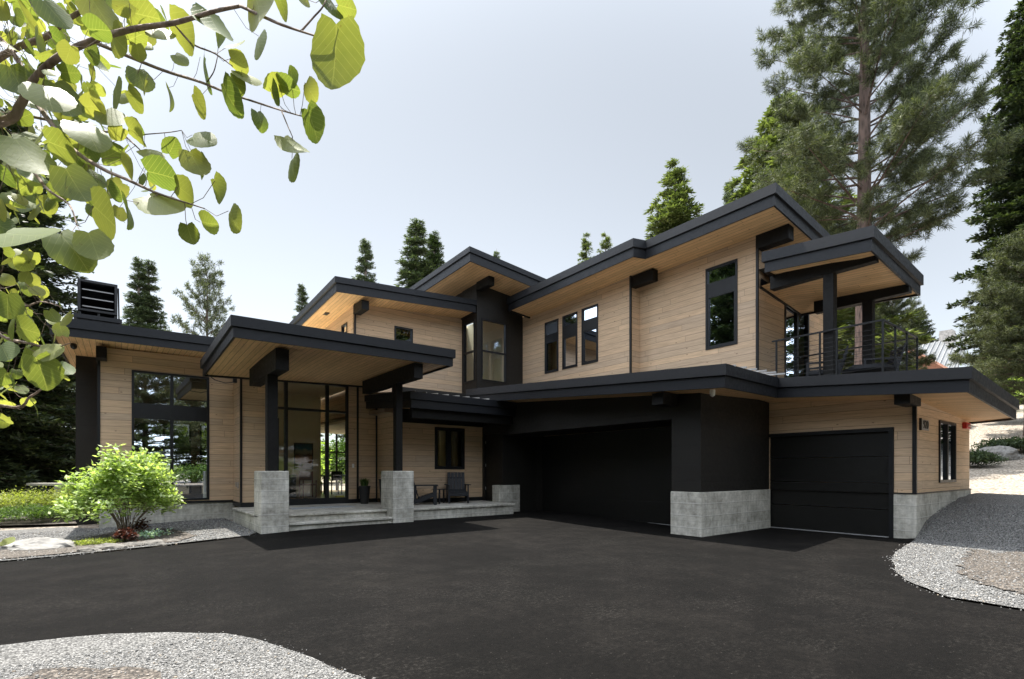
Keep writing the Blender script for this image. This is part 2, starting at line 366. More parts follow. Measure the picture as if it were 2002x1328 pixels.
def grid_mesh(name, xs, ys, zf, mat):
    X, Y = np.meshgrid(xs, ys); Z = zf(X, Y); n, m_ = X.shape
    v = np.stack([X.ravel(), Y.ravel(), Z.ravel()], 1)
    i = np.arange(n*m_).reshape(n, m_); f = np.stack([i[:-1, :-1], i[:-1, 1:], i[1:, 1:], i[1:, :-1]], -1).reshape(-1, 4)
    return np_mesh(name, v, f, mat, smooth=True)
def np_mesh(name, v, f, mat, smooth=False):
    me = bpy.data.meshes.new(name); k = f.shape[1]
    me.vertices.add(len(v)); me.vertices.foreach_set('co', np.ascontiguousarray(v, dtype=np.float32).ravel())
    me.loops.add(f.size); me.loops.foreach_set('vertex_index', np.ascontiguousarray(f, dtype=np.int32).ravel())
    me.polygons.add(len(f)); me.polygons.foreach_set('loop_start', np.arange(0, f.size, k, dtype=np.int32))
    try: me.polygons.foreach_set('loop_total', np.full(len(f), k, dtype=np.int32))
    except Exception: pass
    if smooth: me.polygons.foreach_set('use_smooth', np.ones(len(f), bool))
    me.materials.append(mat); me.update(calc_edges=True); me.validate(); return me
def sheet(name, poly, mat, dz, step=.35, kind='structure', jit=0, rad=40):
    """polygon cut out of the terrain, following its height"""
    P = []
    n = len(poly)
    for i in range(n):
        a = Vector(poly[i][:2]); b = Vector(poly[(i+1) % n][:2]); k = max(1, min(60, int((b-a).length/step)))
        for j in range(k):
            p = a.lerp(b, j/k)
            if jit: p = p+Vector((random.uniform(-jit, jit), random.uniform(-jit, jit)))
            P.append(p)
    E = [(i, (i+1) % len(P)) for i in range(len(P))]
    xs = [p.x for p in P]; ys = [p.y for p in P]
    V = list(P); x = max(min(xs), -rad)
    while x < min(max(xs), rad):
        y = max(min(ys), -rad)
        while y < min(max(ys), rad): V.append(Vector((x+random.uniform(-.05, .05), y+random.uniform(-.05, .05)))); y += step
        x += step
    r = delaunay_2d_cdt(V, E, [], 1, 1e-5)
    vv = [(p.x, p.y, ghs(p.x, p.y)+dz) for p in r[0]]
    me = bpy.data.meshes.new(name); me.from_pydata(vv, [], [tuple(q) for q in r[2]]); me.materials.append(mat)
    me.polygons.foreach_set('use_smooth', [True]*len(me.polygons)); me.update()
    b = bmesh.new(); b.from_mesh(me)
    for q in b.faces:
        if q.normal.z < 0: q.normal_flip()
    b.to_mesh(me); b.free()
    return tag(link(name, me), kind=kind)

s_ = np.concatenate([-np.geomspace(400, 22, 26), np.arange(-20, 34, .5), np.geomspace(35, 420, 30)])
sx = np.unique(np.concatenate([s_, np.arange(12.9, 18.4, .12)])); sy = np.unique(np.concatenate([s_, np.arange(2.9, 3.8, .08)]))
tag(link('ground', grid_mesh('ground', sx, sy, lambda x, y: gh(x, y)-.05, M['soil'])), kind='structure')
G = lambda px, py: onG(px, py).to_2d()
asph = [G(-400, 1140), G(0, 1100), G(250, 1076), G(485, 1051), (2.55, 12.9), (3, 14.5), (13.7, 14.5), (13.7, 3.5), (13.25, 3.3), G(1780, 1063), G(1752, 1080), G(1745, 1096),
        G(1752, 1118), G(1775, 1138), G(1850, 1170), G(2002, 1195), G(2400, 1240), (11, -8), (12, -22), (-12, -26), (-26, -16), (-32, 2), (-16, 6)]
sheet('driveway', asph, M['asphalt'], 0, .5)
isl = [G(-260, 1320), G(-100, 1286), G(0, 1268), G(130, 1250), G(220, 1244), G(330, 1241), G(440, 1243), G(500, 1254), G(560, 1272), G(610, 1292), G(660, 1312),
       G(702, 1330), G(780, 1372), G(880, 1450), (.2, .3), (-1.2, -1.0), (-5, -3.4), (-8, -2.2), (-7.5, 1)]
sheet('gravel_island', isl, M['gravel'], .022, .25, jit=.02)
gl = [G(-500, 1149), G(0, 1099), G(130, 1087.5), G(250, 1074.5), G(400, 1058), G(484, 1050.5), (2.58, 12.95), (2.58, 17.45), (-.4, 17.45), (-1.1, 18.6), (-7, 18.0), (-9, 16.5), (-14, 13)]
sheet('gravel_bed', gl, M['gravel'], .018, .35, jit=.015)
bed = [G(-60, 1107), G(0, 1097), G(130, 1085), G(250, 1072), G(345, 1062), G(385, 1050), G(330, 1035), G(240, 1034), G(170, 1052), G(120, 1062), G(0, 1078), G(-60, 1085)]
sheet('planting_bed', bed, M['mulch'], .035, .15, jit=.03)
gr = [G(1780, 1064), G(1752, 1081), G(1745, 1096), G(1752, 1118), G(1775, 1138), G(1850, 1170), G(2002, 1195), G(2400, 1240), (12, -3), (16.5, -2), (16.6, 1.2), (17.6, 2.3), (17.9, 3.34), (13.25, 3.34)]
sheet('gravel_slope', gr, M['gravel'], .022, .22, jit=.02)
mu = [G(1905, 1078), G(1875, 1100), G(1880, 1125), G(1925, 1150), G(2002, 1168), G(2200, 1190), (11.5, -1), (13.5, .2), (13.4, 1.4), (12.0, 1.9)]
sheet('mulch_bed', mu, M['mulch'], .04, .10, jit=.09)
mu2 = [G(60, 1328), G(90, 1319), G(160, 1313), G(230, 1318), G(300, 1330), G(340, 1400), (-1.6, 1.2), (-3.2, 1.4)]
sheet('mulch_patch', mu2, M['mulch'], .04, .12, jit=.05)

# loose stones
def pip(px, py, poly):
    c = np.zeros(px.shape, bool); n = len(poly); j = n-1
    for i in range(n):
        xi, yi = poly[i][0], poly[i][1]; xj, yj = poly[j][0], poly[j][1]
        t = ((yi > py) != (yj > py)) & (px < (xj-xi)*(py-yi)/((yj-yi)+1e-12)+xi); c ^= t; j = i
    return c
ICO = None
def stones(name, poly, n, s0, s1, dz, bounds, label, noex=None):
    b = bmesh.new(); bmesh.ops.create_icosphere(b, subdivisions=1, radius=1); b.verts.ensure_lookup_table()
    bv = np.array([v.co[:] for v in b.verts]); bf = np.array([[v.index for v in f.verts] for f in b.faces]); b.free()
    x = rng.uniform(bounds[0], bounds[1], n*8); y = rng.uniform(bounds[2], bounds[3], n*8)
    k = pip(x, y, poly)
    if noex is not None: k &= ~pip(x, y, noex)
    x = x[k][:n]; y = y[k][:n]; n = len(x); s = rng.uniform(s0, s1, n)*(.6+rng.random(n)**3)
    sc = np.stack([s, s*rng.uniform(.55, .95, n), s*rng.uniform(.35, .7, n)], 1)
    q = rng.normal(size=(n, 3, 3)); Q, _ = np.linalg.qr(q)
    a = rng.uniform(0, 6.28, n); ca, sa = np.cos(a), np.sin(a); Rz = np.zeros((n, 3, 3)); Rz[:, 0, 0] = ca; Rz[:, 0, 1] = -sa; Rz[:, 1, 0] = sa; Rz[:, 1, 1] = ca; Rz[:, 2, 2] = 1
    T = np.where((rng.random(n) < .35)[:, None, None], Q, Rz)
    loc = bv[None]*(1+rng.uniform(-.28, .28, (n, len(bv), 1)))*sc[:, None]
    v = np.einsum('nij,nkj->nki', T, loc)
    x = x+rng.normal(0, 1, n)*np.where(rng.random(n) < .25, .07, .015); y = y+rng.normal(0, 1, n)*np.where(rng.random(n) < .25, .07, .015)
    v += np.stack([x, y, gh(x, y)+np.where(pip(x, y, poly), dz, 0)+s*.18], 1)[:, None]
    f = (bf[None]+np.arange(n)[:, None, None]*len(bv)).reshape(-1, 3)
    return tag(link(name, np_mesh(name, v.reshape(-1, 3), f, M['stone'])), label, 'gravel', kind='stuff')
stones('loose_gravel', isl, 62000, .005, .0100, .022, (-3.6, 2.6, 1.0, 5.2), 'pale crushed gravel island curving through the near dark driveway')
stones('loose_gravel', gl, 16000, .010, .019, .018, (-2.5, 2.6, 11.0, 17.4), 'pale gravel bed below the big living room window')
stones('loose_gravel', gr, 44000, .007, .013, .024, (7.0, 15.8, .2, 3.3), 'grey gravel bank sloping up beside the garage end wall')

stones('loose_gravel', mu2, 2500, .004, .009, .042, (-3.6, 2.6, .8, 5.2), 'scattered stones over the brown patch in the near gravel island')
stones('loose_gravel', mu, 3500, .006, .014, .042, (7.0, 13.6, -1, 3.0), 'scattered stones over the brown mulch at the right')
# ================================================================= HOUSE
HO = Vector((7, 12, 0))
house = empty('modern_house', HO, 'large two-storey mountain house with pale cedar boards, black metal roofs and two black garage doors', 'house')
def wall(plane, c, u0, u1, z0, t0, t1=None, holes=(), mat='siding', th=.15, label=None, zb1=None, sub=None):
    t1 = t0 if t1 is None else t1; zb1 = z0 if zb1 is None else zb1
    P = (lambda u, z, k: (u, c+k*th, z)) if plane == 'Y' else (lambda u, z, k: (c+k*th, u, z))
    us = sorted({u0, u1, *[h[0] for h in holes], *[h[1] for h in holes]})
    zs = sorted({*[h[2] for h in holes], *[h[3] for h in holes]})
    top = lambda u: t0+(t1-t0)*(u-u0)/(u1-u0); bot = lambda u: z0+(zb1-z0)*(u-u0)/(u1-u0)
    b = MB()
    def zz(j, u): return bot(u) if j == 0 else top(u) if j == len(zs)+1 else zs[j-1]
    def inh(u, z): return any(h[0] < u < h[1] and h[2] < z < h[3] for h in holes)
    for i in range(len(us)-1):
        for j in range(len(zs)+1):
            um = (us[i]+us[i+1])/2; zm = (zz(j, um)+zz(j+1, um))/2
            if inh(um, zm): continue
            a, d = us[i], us[i+1]
            b.quad(P(a, zz(j, a), 0), P(d, zz(j, d), 0), P(d, zz(j+1, d), 0), P(a, zz(j+1, a), 0))
            b.quad(P(a, zz(j, a), 1), P(a, zz(j+1, a), 1), P(d, zz(j+1, d), 1), P(d, zz(j, d), 1))
    for h in holes:
        a, d, e, f = h
        for q in (((a, e), (a, f)), ((a, f), (d, f)), ((d, f), (d, e)), ((d, e), (a, e))):
            b.quad(P(*q[0], 0), P(*q[1], 0), P(*q[1], 1), P(*q[0], 1))
    for q in (((u0, bot(u0)), (u0, top(u0))), ((u0, top(u0)), (u1, top(u1))), ((u1, top(u1)), (u1, bot(u1))), ((u1, bot(u1)), (u0, bot(u0)))):
        b.quad(P(*q[0], 0), P(*q[1], 0), P(*q[1], 1), P(*q[0], 1))
    o = b.build('wall', M[mat], house, recalc=False)
    if label: o['label'] = label
    return o
def offset(poly, p):
    n = len(poly); out = []
    area = sum(poly[i][0]*poly[(i+1) % n][1]-poly[(i+1) % n][0]*poly[i][1] for i in range(n)); sg = 1 if area > 0 else -1
    for i in range(n):
        a = Vector(poly[i-1][:2]); b = Vector(poly[i][:2]); c = Vector(poly[(i+1) % n][:2])
        d1 = (b-a).normalized(); d2 = (c-b).normalized(); n1 = Vector((d1.y, -d1.x))*sg; n2 = Vector((d2.y, -d2.x))*sg
        k = n1+n2; k = k/max(k.dot(k)/2, .3); q = b+k*p; out.append((q.x, q.y, poly[i][2]))
    return out
def roof(poly, fa, lip, label=None, proud=.05, drop=.05, skip=(), soff='soffit'):
    """poly: footprint with z of the fascia's lower edge; fa / lip: heights of the fascia board and the metal edge above it"""
    up = lambda P, k: [(p[0], p[1], p[2]+k) for p in P]
    n = len(poly); out = offset(poly, proud); inn = offset(poly, -.04); tip = offset(poly, proud-.025)
    r = MB()
    for i in range(n):                           # metal edge
        j = (i+1) % n
        if i in skip: continue
        a, b = up(out, fa)[i], up(out, fa)[j]; c, d = up(out, fa+lip)[j], up(out, fa+lip)[i]; r.quad(a, b, c, d)
        r.quad(up(poly, fa-.012)[i], up(poly, fa-.012)[j], b, a)
        ti, tj = up(tip, fa+lip)[i], up(tip, fa+lip)[j]; r.quad(d, c, tj, ti, 1)
        r.quad(ti, tj, up(tip, fa+lip-.03)[j], up(tip, fa+lip-.03)[i])
    topz = up(tip, fa+lip-.03)
    for t in tessellate_polygon([[Vector(p) for p in topz]]): r.poly([topz[k] for k in t], 2)
    o = r.build('roof', [M['fascia'], M['flash'], M['roof']], house)
    if label: o['label'] = label
    f = MB()
    for i in range(n):
        j = (i+1) % n
        if i in skip: continue
        f.quad(poly[i], poly[j], up(poly, fa-.006)[j], up(poly, fa-.006)[i]); f.quad(inn[j], inn[i], up(inn, fa)[i], up(inn, fa)[j]); f.quad(poly[j], poly[i], inn[i], inn[j])
    f.build('fascia', M['fascia'], o)
    s = MB(); sz = up(offset(poly, -.035), drop)
    for t in tessellate_polygon([[Vector(p) for p in sz]]): s.poly([sz[k] for k in t])
    s.build('soffit', M[soff], o, recalc=False)
    return o
def window(plane, c, u0, u1, z0, z1, us=(), zs=(), band=None, fw=.055, g='glass', name='window', rec=.03, label=None, sash=None, proud=.02):
    """frame with mullions at us / transoms at zs; band = solid panel (zlo, zhi)"""
    def B(b, a, d, e, f, k0, k1, m=0):
        if plane == 'Y': b.box(a, d, c+k0, c+k1, e, f, m)
        else: b.box(c+k0, c+k1, a, d, e, f, m)
    r = MB(); e = .002
    B(r, u0-e, u0+fw, z0-e, z1+e, -proud, .10); B(r, u1-fw, u1+e, z0-e, z1+e, -proud, .10)
    B(r, u0+fw, u1-fw, z0-e, z0+fw, -proud, .10); B(r, u0+fw, u1-fw, z1-fw, z1+e, -proud, .10)
    o = r.build(name, M['frame'], house)
    if label: o['label'] = label
    cz = [z0+fw]; rows = []
    if band: rows = [(z0+fw, band[0]), (band[1], z1-fw)]
    else:
        zz = [z0+fw]
        for z in zs: zz += [z-fw/2, z+fw/2]
        zz.append(z1-fw); rows = [(zz[i], zz[i+1]) for i in range(0, len(zz), 2)]
    fr = MB(); pn = MB(); any_f = False
    uu = [u0+fw]
    for u in us: uu += [u-fw*.7, u+fw*.7]
    uu.append(u1-fw); cols = [(uu[i], uu[i+1]) for i in range(0, len(uu), 2)]
    for u in us: B(fr, u-fw*.7, u+fw*.7, z0+fw, z1-fw, -proud+.004, .09); any_f = True
    if band: B(fr, u0+fw, u1-fw, band[0], band[1], -proud+.008, .085); any_f = True
    else:
        for z in zs: B(fr, u0+fw, u1-fw, z-fw/2, z+fw/2, -proud+.007, .088); any_f = True
    for i, (e0, e1) in enumerate(rows):
        for (a, d) in cols:
            k = .045 if (sash and i == 0) else 0
            if k:
                B(fr, a, a+k, e0, e1, -proud+.012, .08); B(fr, d-k, d, e0, e1, -proud+.012, .08); B(fr, a+k, d-k, e0, e0+k, -proud+.012, .08); B(fr, a+k, d-k, e1-k, e1, -proud+.012, .08); any_f = True
            tl = 1+random.uniform(-.001, .001)
            q = rec+random.uniform(0, .003)
            if plane == 'Y': pn.quad((a+k, c+q, e0+k), (d-k, c+q*tl, e0+k), (d-k, c+q*tl, e1-k), (a+k, c+q, e1-k))
            else: pn.quad((c+q, a+k, e0+k), (c+q*tl, d-k, e0+k), (c+q*tl, d-k, e1-k), (c+q, a+k, e1-k))
    if any_f: fr.build('frame', M['frame'], o)
    pn.build('pane', M[g], o)
    return (u0, u1, z0, z1)
def zY(px, py, Y): return onY(px, Y, py).z
def zX(px, py, X): return onX(px, X, py).z
def uY(px, Y): return onY(px, Y).x
def uX(px, X): return onX(px, X).y
def beam(x0, x1, y0, y1, z0, z1, name='beam', mat='beam'):
    b = MB(); b.box(x0, x1, y0, y1, z0, z1); return b.build(name, M[mat], house, bevel=.008)
def conc(x0, x1, y0, y1, z0, z1, name='concrete_pier'):
    b = MB(); b.box(x0, x1, y0, y1, z0, z1); return b.build(name, M['concrete'], house, bevel=.02)
def trim(x0, x1, y0, y1, z0, z1):
    b = MB(); b.box(x0, x1, y0, y1, z0, z1); return b.build('corner_trim', M['frame'], house)

# ---- living room wing ------------------------------------------------------
YL, XL0, XL1 = 17.4, -.34, 2.90
zs0 = .585
w1 = (uY(257.5, YL), uY(409, YL), zY(409, 977, YL), zY(300, 727.5, YL))
wall('Y', YL, XL0, XL1, zs0, 4.72, 4.76, [w1])
m1 = uY(336, YL)
window('Y', YL, *w1, us=[m1], band=(zY(330, 821, YL), zY(330, 792, YL)), g='glassmir', label='tall living room window')
conc(XL0, XL1+.0, YL+.03, YL+.25, -.3, zs0-.06, 'foundation')
b = MB(); b.box(XL0, XL1, YL-.02, YL+.1, zs0-.06, zs0-.002); b.build('base_flashing', M['frame'], house)
trim(XL0-.03, XL0+.03, YL-.025, YL+.06, zs0, 4.7)
wall('X', XL0-.001, YL+.16, 24, -.3, 4.8, 5.0, mat='siding')
YF = 16.1
zfl = onY(96, YF, 653).z
roof([(uY(97, YF), YF, zfl), (2.4, YF, zfl+.03), (3.0, 17.2, zfl+.07), (3.0, 25, zfl+.40), (uY(97, YF), 25, zfl+.37)], .2, .22, 'low flat roof over the living room')
beam(XL0-.05, XL0+.17, 16.9, 18.0, 4.36, 4.66)
# chimney
b = MB(); b.box(-.92, -.395, 19.85, 21.0, -.5, 4.98)
ch = b.build('chimney', M['panel'], house)
b = MB()
b.box(-.90, .12, 19.86, 21.0, 4.9, 5.98, 0); b.box(-.97, .17, 19.80, 21.06, 5.98, 6.10, 0)
b.build('chimney_base', M['fascia'], ch)
b = MB()
def slopebox(x0, x1, z0, z1, yy0, yy1, ins): pass
za, zc = 6.22, 7.15; x0, x1 = -.88, .06
for (a, c_) in ((x0, x0+.07), (x1-.07, x1)):
    b.hexa([(a, 19.84, za), (c_, 19.84, za), (c_, 20.95, za), (a, 20.95, za)], [(a, 19.84, zc), (c_, 19.84, zc), (c_, 20.4, zc), (a, 20.4, zc)])
b.box(x0+.07, x1-.07, 19.84, 20.4, zc-.07, zc); b.box(x0+.07, x1-.07, 19.84, 19.9, za, za+.06); b.box(x0+.07, x1-.07, 20.85, 20.95, za, za+.1)
b.hexa([(x0+.07, 20.9, za+.1), (x1-.07, 20.9, za+.1), (x1-.07, 20.95, za+.1), (x0+.07, 20.95, za+.1)], [(x0+.07, 20.35, zc-.07), (x1-.07, 20.35, zc-.07), (x1-.07, 20.4, zc-.07), (x0+.07, 20.4, zc-.07)])
for a in (x0+.02, -.42, x1-.08): b.box(a, a+.06, 19.9, 19.96, 6.10, za); b.box(a, a+.06, 20.85, 20.91, 6.10, za)
b.bar((x1+.06, 20.95, 5.1), (x1+.02, 20.2, zc), .04, .04)
b.build('chimney_cap', M['frame'], ch)
b = MB()
for k in range(3):
    zz = za+.14+k*.25; b.hexa([(x0+.1, 19.92, zz), (x1-.1, 19.92, zz), (x1-.1, 20.3, zz+.10), (x0+.1, 20.3, zz+.10)], [(x0+.1, 19.92, zz+.03), (x1-.1, 19.92, zz+.03), (x1-.1, 20.3, zz+.13), (x0+.1, 20.3, zz+.13)])
b.build('louver', M['flash'], ch)
b = MB(); p = onY(144, 17.3, 664); b.lathe((p.x, 17.3, 4.60), [(.06, .12), (.075, .06), (.06, 0), (.02, -.03)], 16); b.build('security_camera', M['pot'], house, smooth=True)

# ---- entry -----------------------------------------------------------------
YE, XE0, XE1 = 16.2, 2.82, 6.87
zf = .42
w2 = (uY(521, YE), uY(681, YE), zf+.12, zY(539, 738.5, YE))
wall('Y', YE, XE0, XE1, .55, 4.30, 4.30, [(w2[0], w2[1], .55, w2[3])])
window('Y', YE, *w2, us=[uY(559.5, YE), uY(640, YE)], zs=[zY(560, 798.5, YE)], fw=.07, g='glass', name='entry_door', label='tall glazed entry door between glass sidelights')
b = MB(); px_ = uY(542.5, YE); b.tube([(px_, YE-.09, 1.0), (px_, YE-.09, 3.0)], .02, 8)
b.box(px_-.01, px_+.01, YE-.09, YE, 1.2, 1.24); b.box(px_-.01, px_+.01, YE-.09, YE, 2.7, 2.74); b.build('door_handle', M['frame'], bpy.data.objects['entry_door'])
b = MB(); b.box(XE0-.02, XE1, YE-.03, YE+.1, zf, .548); b.build('base_flashing', M['frame'], house)
wall('X', XE0, YE+.155, YL, .55, 4.5, 4.6)
b = MB(); b.box(XE0-.02, XE0+.1, YE+.1, YL-.02, zf, .548); b.build('base_flashing', M['frame'], house)
trim(XE0-.025, XE0+.03, YE-.025, YE+.04, .55, 4.3)
xt = uY(699, YE); trim(xt-.03, xt+.03, YE-.03, YE-.002, .55, 4.3); trim(XE1-.05, XE1+.003, YE-.028, YE-.002, .55, 3.95)
wall('X', XE1, 14.75, YE-.001, .55, 3.9, 4.05)
b = MB(); q = uY(690, YE); b.box(q-.03, q+.03, YE-.03, YE-.002, 1.55, 1.68); b.build('doorbell', M['white'], house)
b = MB(); b.box(XE0-.012, XE0-.001, 16.55, 16.68, .95, 1.12); b.build('wall_outlet', M['flash'], house); b = MB(); b.box(XE0-.012, XE0-.001, 16.85, 16.95, .98, 1.12); b.build('wall_outlet', M['flash'], house)
# canopy
YC = 11.6
zl = onY(455.7, YC, 659).z; zr = onY(885.7, YC, 716.3).z; xl = uY(455.7, YC); xr = uY(885.7, YC)
cf = [(xl, YC, zl), (xr, YC, zr), (xr, 16.15, zr-.02), (xl, 16.15, zl-.13)]
roof(cf, .216, .216, 'entry canopy roof on two black posts')
zb1, zb2 = 3.69, 3.81
beam(2.80, 3.08, 12.13, 14.95, zb1, 4.17); beam(5.99, 6.24, 11.8, 15.25, zb2, 4.20)
c1 = MB(); c1.box(2.79+.0, 3.02, 12.87, 13.1, 1.45, zb1); c1.build('column', M['beam'], house, bevel=.008)
c1 = MB(); c1.box(6.0, 6.19, 12.87, 13.07, 1.45, zb2); c1.build('column', M['beam'], house, bevel=.008)
conc(2.60, 3.20, 12.6, 13.35, -.1, 1.45); conc(5.79, 6.39, 12.6, 13.4, -.1, 1.45)
b = MB(); b.box(2.62, 5.78, 13.03, YE+.02, -.2, zf-.06); b.box(2.60, 5.785, 12.97, YE+.02, zf-.058, zf); b.box(6.41, 10.06, 12.93, 13.42, -.2, zf-.07);  b.box(5.78, 10.17, 13.42, 14.95, -.2, zf-.001); b.box(5.78, 6.9, 14.95, YE+.02, -.2, zf-.001); b.box(6.40, 10.09, 12.88, 13.42, zf-.068, zf-.002)
b.build('porch_slab', M['concrete'], house, bevel=.012)
b = MB(); b.box(3.21, 5.78, 12.66, 13.02, -.1, .178); b.box(3.205, 5.785, 12.60, 13.025, .18, .235); b.build('step', M['concrete'], house, bevel=.012)
b = MB(); pts = []
p0 = onY(404, 15.4, 731); pts = [tuple(onY(404, 15.4, 715)), tuple(onY(404, 15.6, 731)), tuple(onY(420, 16.0, 743)), tuple(onY(440, 16.6, 749)), tuple(onX(457, XE0-.03, 748))]
b.tube(pts, .012, 6); b.build('cable', M['cable'], house)
b = MB(); q = onX(459, XE0-.05, 742); b.box(q.x-.05, q.x+.05, q.y-.05, q.y+.05, q.z-.1, q.z+.08); b.build('flood_light', M['pot'], house)

# ---- porch ----------------------------------------------------------------
YP = 14.9
w3 = (uY(850, YP), uY(908, YP), zY(850, 917.5, YP), zY(850, 835, YP))
wall('Y', YP, XE1+.001, 10.205, .55, 3.25, 3.25, [w3])
window('Y', YP, *w3, us=[uY(878, YP)], g='glass', sash=True, label='dark two-pane window behind the porch chairs')
b = MB(); b.box(XE1+.001, 10.2, YP-.02, YP+.1, zf, .548); b.build('base_flashing', M['frame'], house)
wall('Y', YP+.002, XE1, 12, 3.25, 4.1, 4.1, mat='panel')
b = MB(); b.box(6.9, 10.16, YP-.12, YP-.022, 2.98, 3.27); b.build('beam', M['beam'], house)
pz = onY(804, 13, 797).z; xp = uY(804, 13)
roof([(xp, 13.0, pz), (10.19, 13.0, pz), (10.19, 17.05, pz+.34), (xp-.03, 17.05, pz+.34)], .24, .2, 'low porch roof with standing seams')
rb = MB()
for k in range(11):
    x = xp+.1+k*.36
    if x < 10.1: rb.bar((x, 12.97, pz+.45), (x, 17.0, pz+.79), .03, .05)
rb.build('roof_seam', M['flash'], house)
beam(xp+.1, 10.2, 13.15, 13.3, pz-.26, pz+.04)

# ---- garage wing ------------------------------------------------------------
XB, XD, XS = 10.2, 11.7, 13.3                  # black front plane, big door plane, small door wall
hz = 2.65
gz = lambda x, y: 2.68+.073*y+.03*(x-9.4)+.06
wall('X', XB, 6.4, 13.7, hz, 3.20, 3.72, mat='panel')
wall('X', XB, 13.701, 14.9, .0, 3.74, 3.80, [(13.86, 14.78, zf, 2.72)], mat='panel')
b = MB(); b.box(XB+.05, XB+.09, 13.86, 14.78, zf, 2.72); d_ = b.build('door', M['door'], house, recalc=True); d_['label'] = 'black side door at the end of the porch'
for z in (.8, 1.6, 2.4):
    b = MB(); b.box(XB+.035, XB+.05, 14.74, 14.77, z, z+.1); b.build('hinge', M['flash'], d_)
b = MB(); b.box(XB+.15, XD, 7.15, 13.7, hz, hz+.1); b.build('recess_ceiling', M['panel'], house)
wall('Y', 13.7, XB+.151, XD, 0, hz, mat='panel')
wall('Y', 6.4, XB+.151, XS, .98, 3.24, 3.28, mat='panel')
wall('X', XB, 6.4, 7.15, .98, hz, mat='panel'); wall('Y', 7.0, XB+.151, XD, .98, hz, mat='panel', th=.15)
conc(XB-.04, XS+.0, 6.36, 7.16, -.15, .98); conc(9.98, 10.86, 13.6, 14.0, -.1, .98)
# big door
b = MB(); b.box(XD+.002, XD+.06, 8.10, 13.45, 0.015, 2.64); bd = b.build('garage_door', M['door'], house); bd['label'] = 'wide black double garage door, set back'
wall('X', XD-.03, 13.40, 13.7, 0, hz, mat='panel'); wall('X', XD-.03, 7.161, 8.14, 0, hz, mat='panel')
b = MB(); b.box(XD-.06, XD+.0, 8.15, 13.39, -.02, .02); b.build('door_threshold', M['flash'], house)
# small door wall
y0d, y1d = uX(1748, XS), uX(1480, XS); zd = zX(1485, 850, XS)
wall('X', XS, 3.36, 6.4, .97, 3.09, 3.27, [(y0d, y1d-.02, .97, zd)])
wall('X', XS-.03, 3.33, y0d, -.1, .965, mat='concrete', th=.2)
b = MB(); b.box(XS-.03, XS+.05, y0d, y0d+.09, 0, zd); b.box(XS-.03, XS+.05, y1d-.11, y1d-.02, 0, zd); b.box(XS-.03, XS+.05, y0d+.09, y1d-.11, zd-.08, zd); b.build('door_frame', M['frame'], house)
b = MB()
for k in range(4):
    b.box(XS+.052, XS+.10, y0d+.02, y1d-.04, .02+k*.585, .02+k*.585+.575)
sdr = b.build('garage_door', M['door'], house); sdr['label'] = 'narrow black single garage door'
b = MB(); b.box(XS-.0, XS+.05, y0d+.09, y1d-.11, -.01, .018); b.build('door_threshold', M['flash'], house)
# end wall
YW, XW1 = 3.36, 17.94
w10 = (uY(1835, YW), uY(1867, YW), zY(1834, 944, YW), zY(1836, 822, YW))
wall('Y', YW, XS+.151, XW1, .97, 3.06, 2.78, [w10]); 
b = MB(); b.box(XS, XS+.15, YW-.001, YW-.001+.02, .97, 3.05); b.build('wall_corner', M['siding'], house)
window('Y', YW, *w10, us=[uY(1851, YW)], g='glassmir', fw=.06, rec=.02, proud=.03)
wall('Y', YW-.03, XS+.17, XW1, -.2, .965, mat='concrete', th=.2)
trim(XS-.03, XS+.035, YW-.03, YW+.04, .97, 3.06)
b = MB(); b.box(XS-.045, XW1, YW-.045, YW-.002, .962, .985); b.box(XS-.045, XS-.002, YW-.002, y0d, .962, .985); b.build('base_flashing', M['frame'], house)
wall('X', XW1-.15, YW+.15, 16, 0, 2.7, 3.6)
# address plaque and alarm
pl = (uY(1798, YW), uY(1813, YW), zY(1805, 841, YW), zY(1805, 821, YW))
b = MB(); b.box(pl[0], pl[1], YW-.03, YW-.005, pl[2], pl[3]); po = b.build('address_plaque', M['flash'], house)
def text(name, s, size, loc, rot, mat, parent, ext=.006):
    cu = bpy.data.curves.new(name, 'FONT'); cu.body = s; cu.size = size; cu.extrude = ext; cu.align_x = 'CENTER'; cu.align_y = 'CENTER'
    t = bpy.data.objects.new(name, cu); COL.objects.link(t); dg = bpy.context.evaluated_depsgraph_get()
    me = bpy.data.meshes.new_from_object(t.evaluated_get(dg)); bpy.data.objects.remove(t)
    mw = Matrix.Translation(loc) @ Matrix.Rotation(rot[2], 4, 'Z') @ Matrix.Rotation(rot[0], 4, 'X')
    me.transform(mw); me.materials.clear(); me.materials.append(mat); return link(name, me, parent)
text('address_number', '920', (pl[3]-pl[2])*1.15, ((pl[0]+pl[1])/2+.03, YW-.034, (pl[2]+pl[3])/2), (math.pi/2, 0, 0), M['pot'], po)
b = MB(); b.box(pl[0]-.045, pl[0]-.01, YW-.045, YW-.005, pl[2]-.02, pl[3]+.02); b.build('plaque_rail', M['pot'], po)
a = (uY(1881, YW), uY(1889, YW)); az_ = (zY(1885, 839, YW), zY(1885, 827, YW))
b = MB(); b.box(a[0], a[1], YW-.09, YW-.002, az_[0], az_[1]); al = b.build('fire_alarm', M['redp'], house, bevel=.012)
b = MB(); c_ = ((a[0]+a[1])/2, YW-.1, (az_[0]+az_[1])/2); b.box(c_[0]-.03, c_[0]+.09, YW-.135, YW-.091, c_[2]-.03, c_[2]+.03); b.build('strobe_lens', M['white'], al)
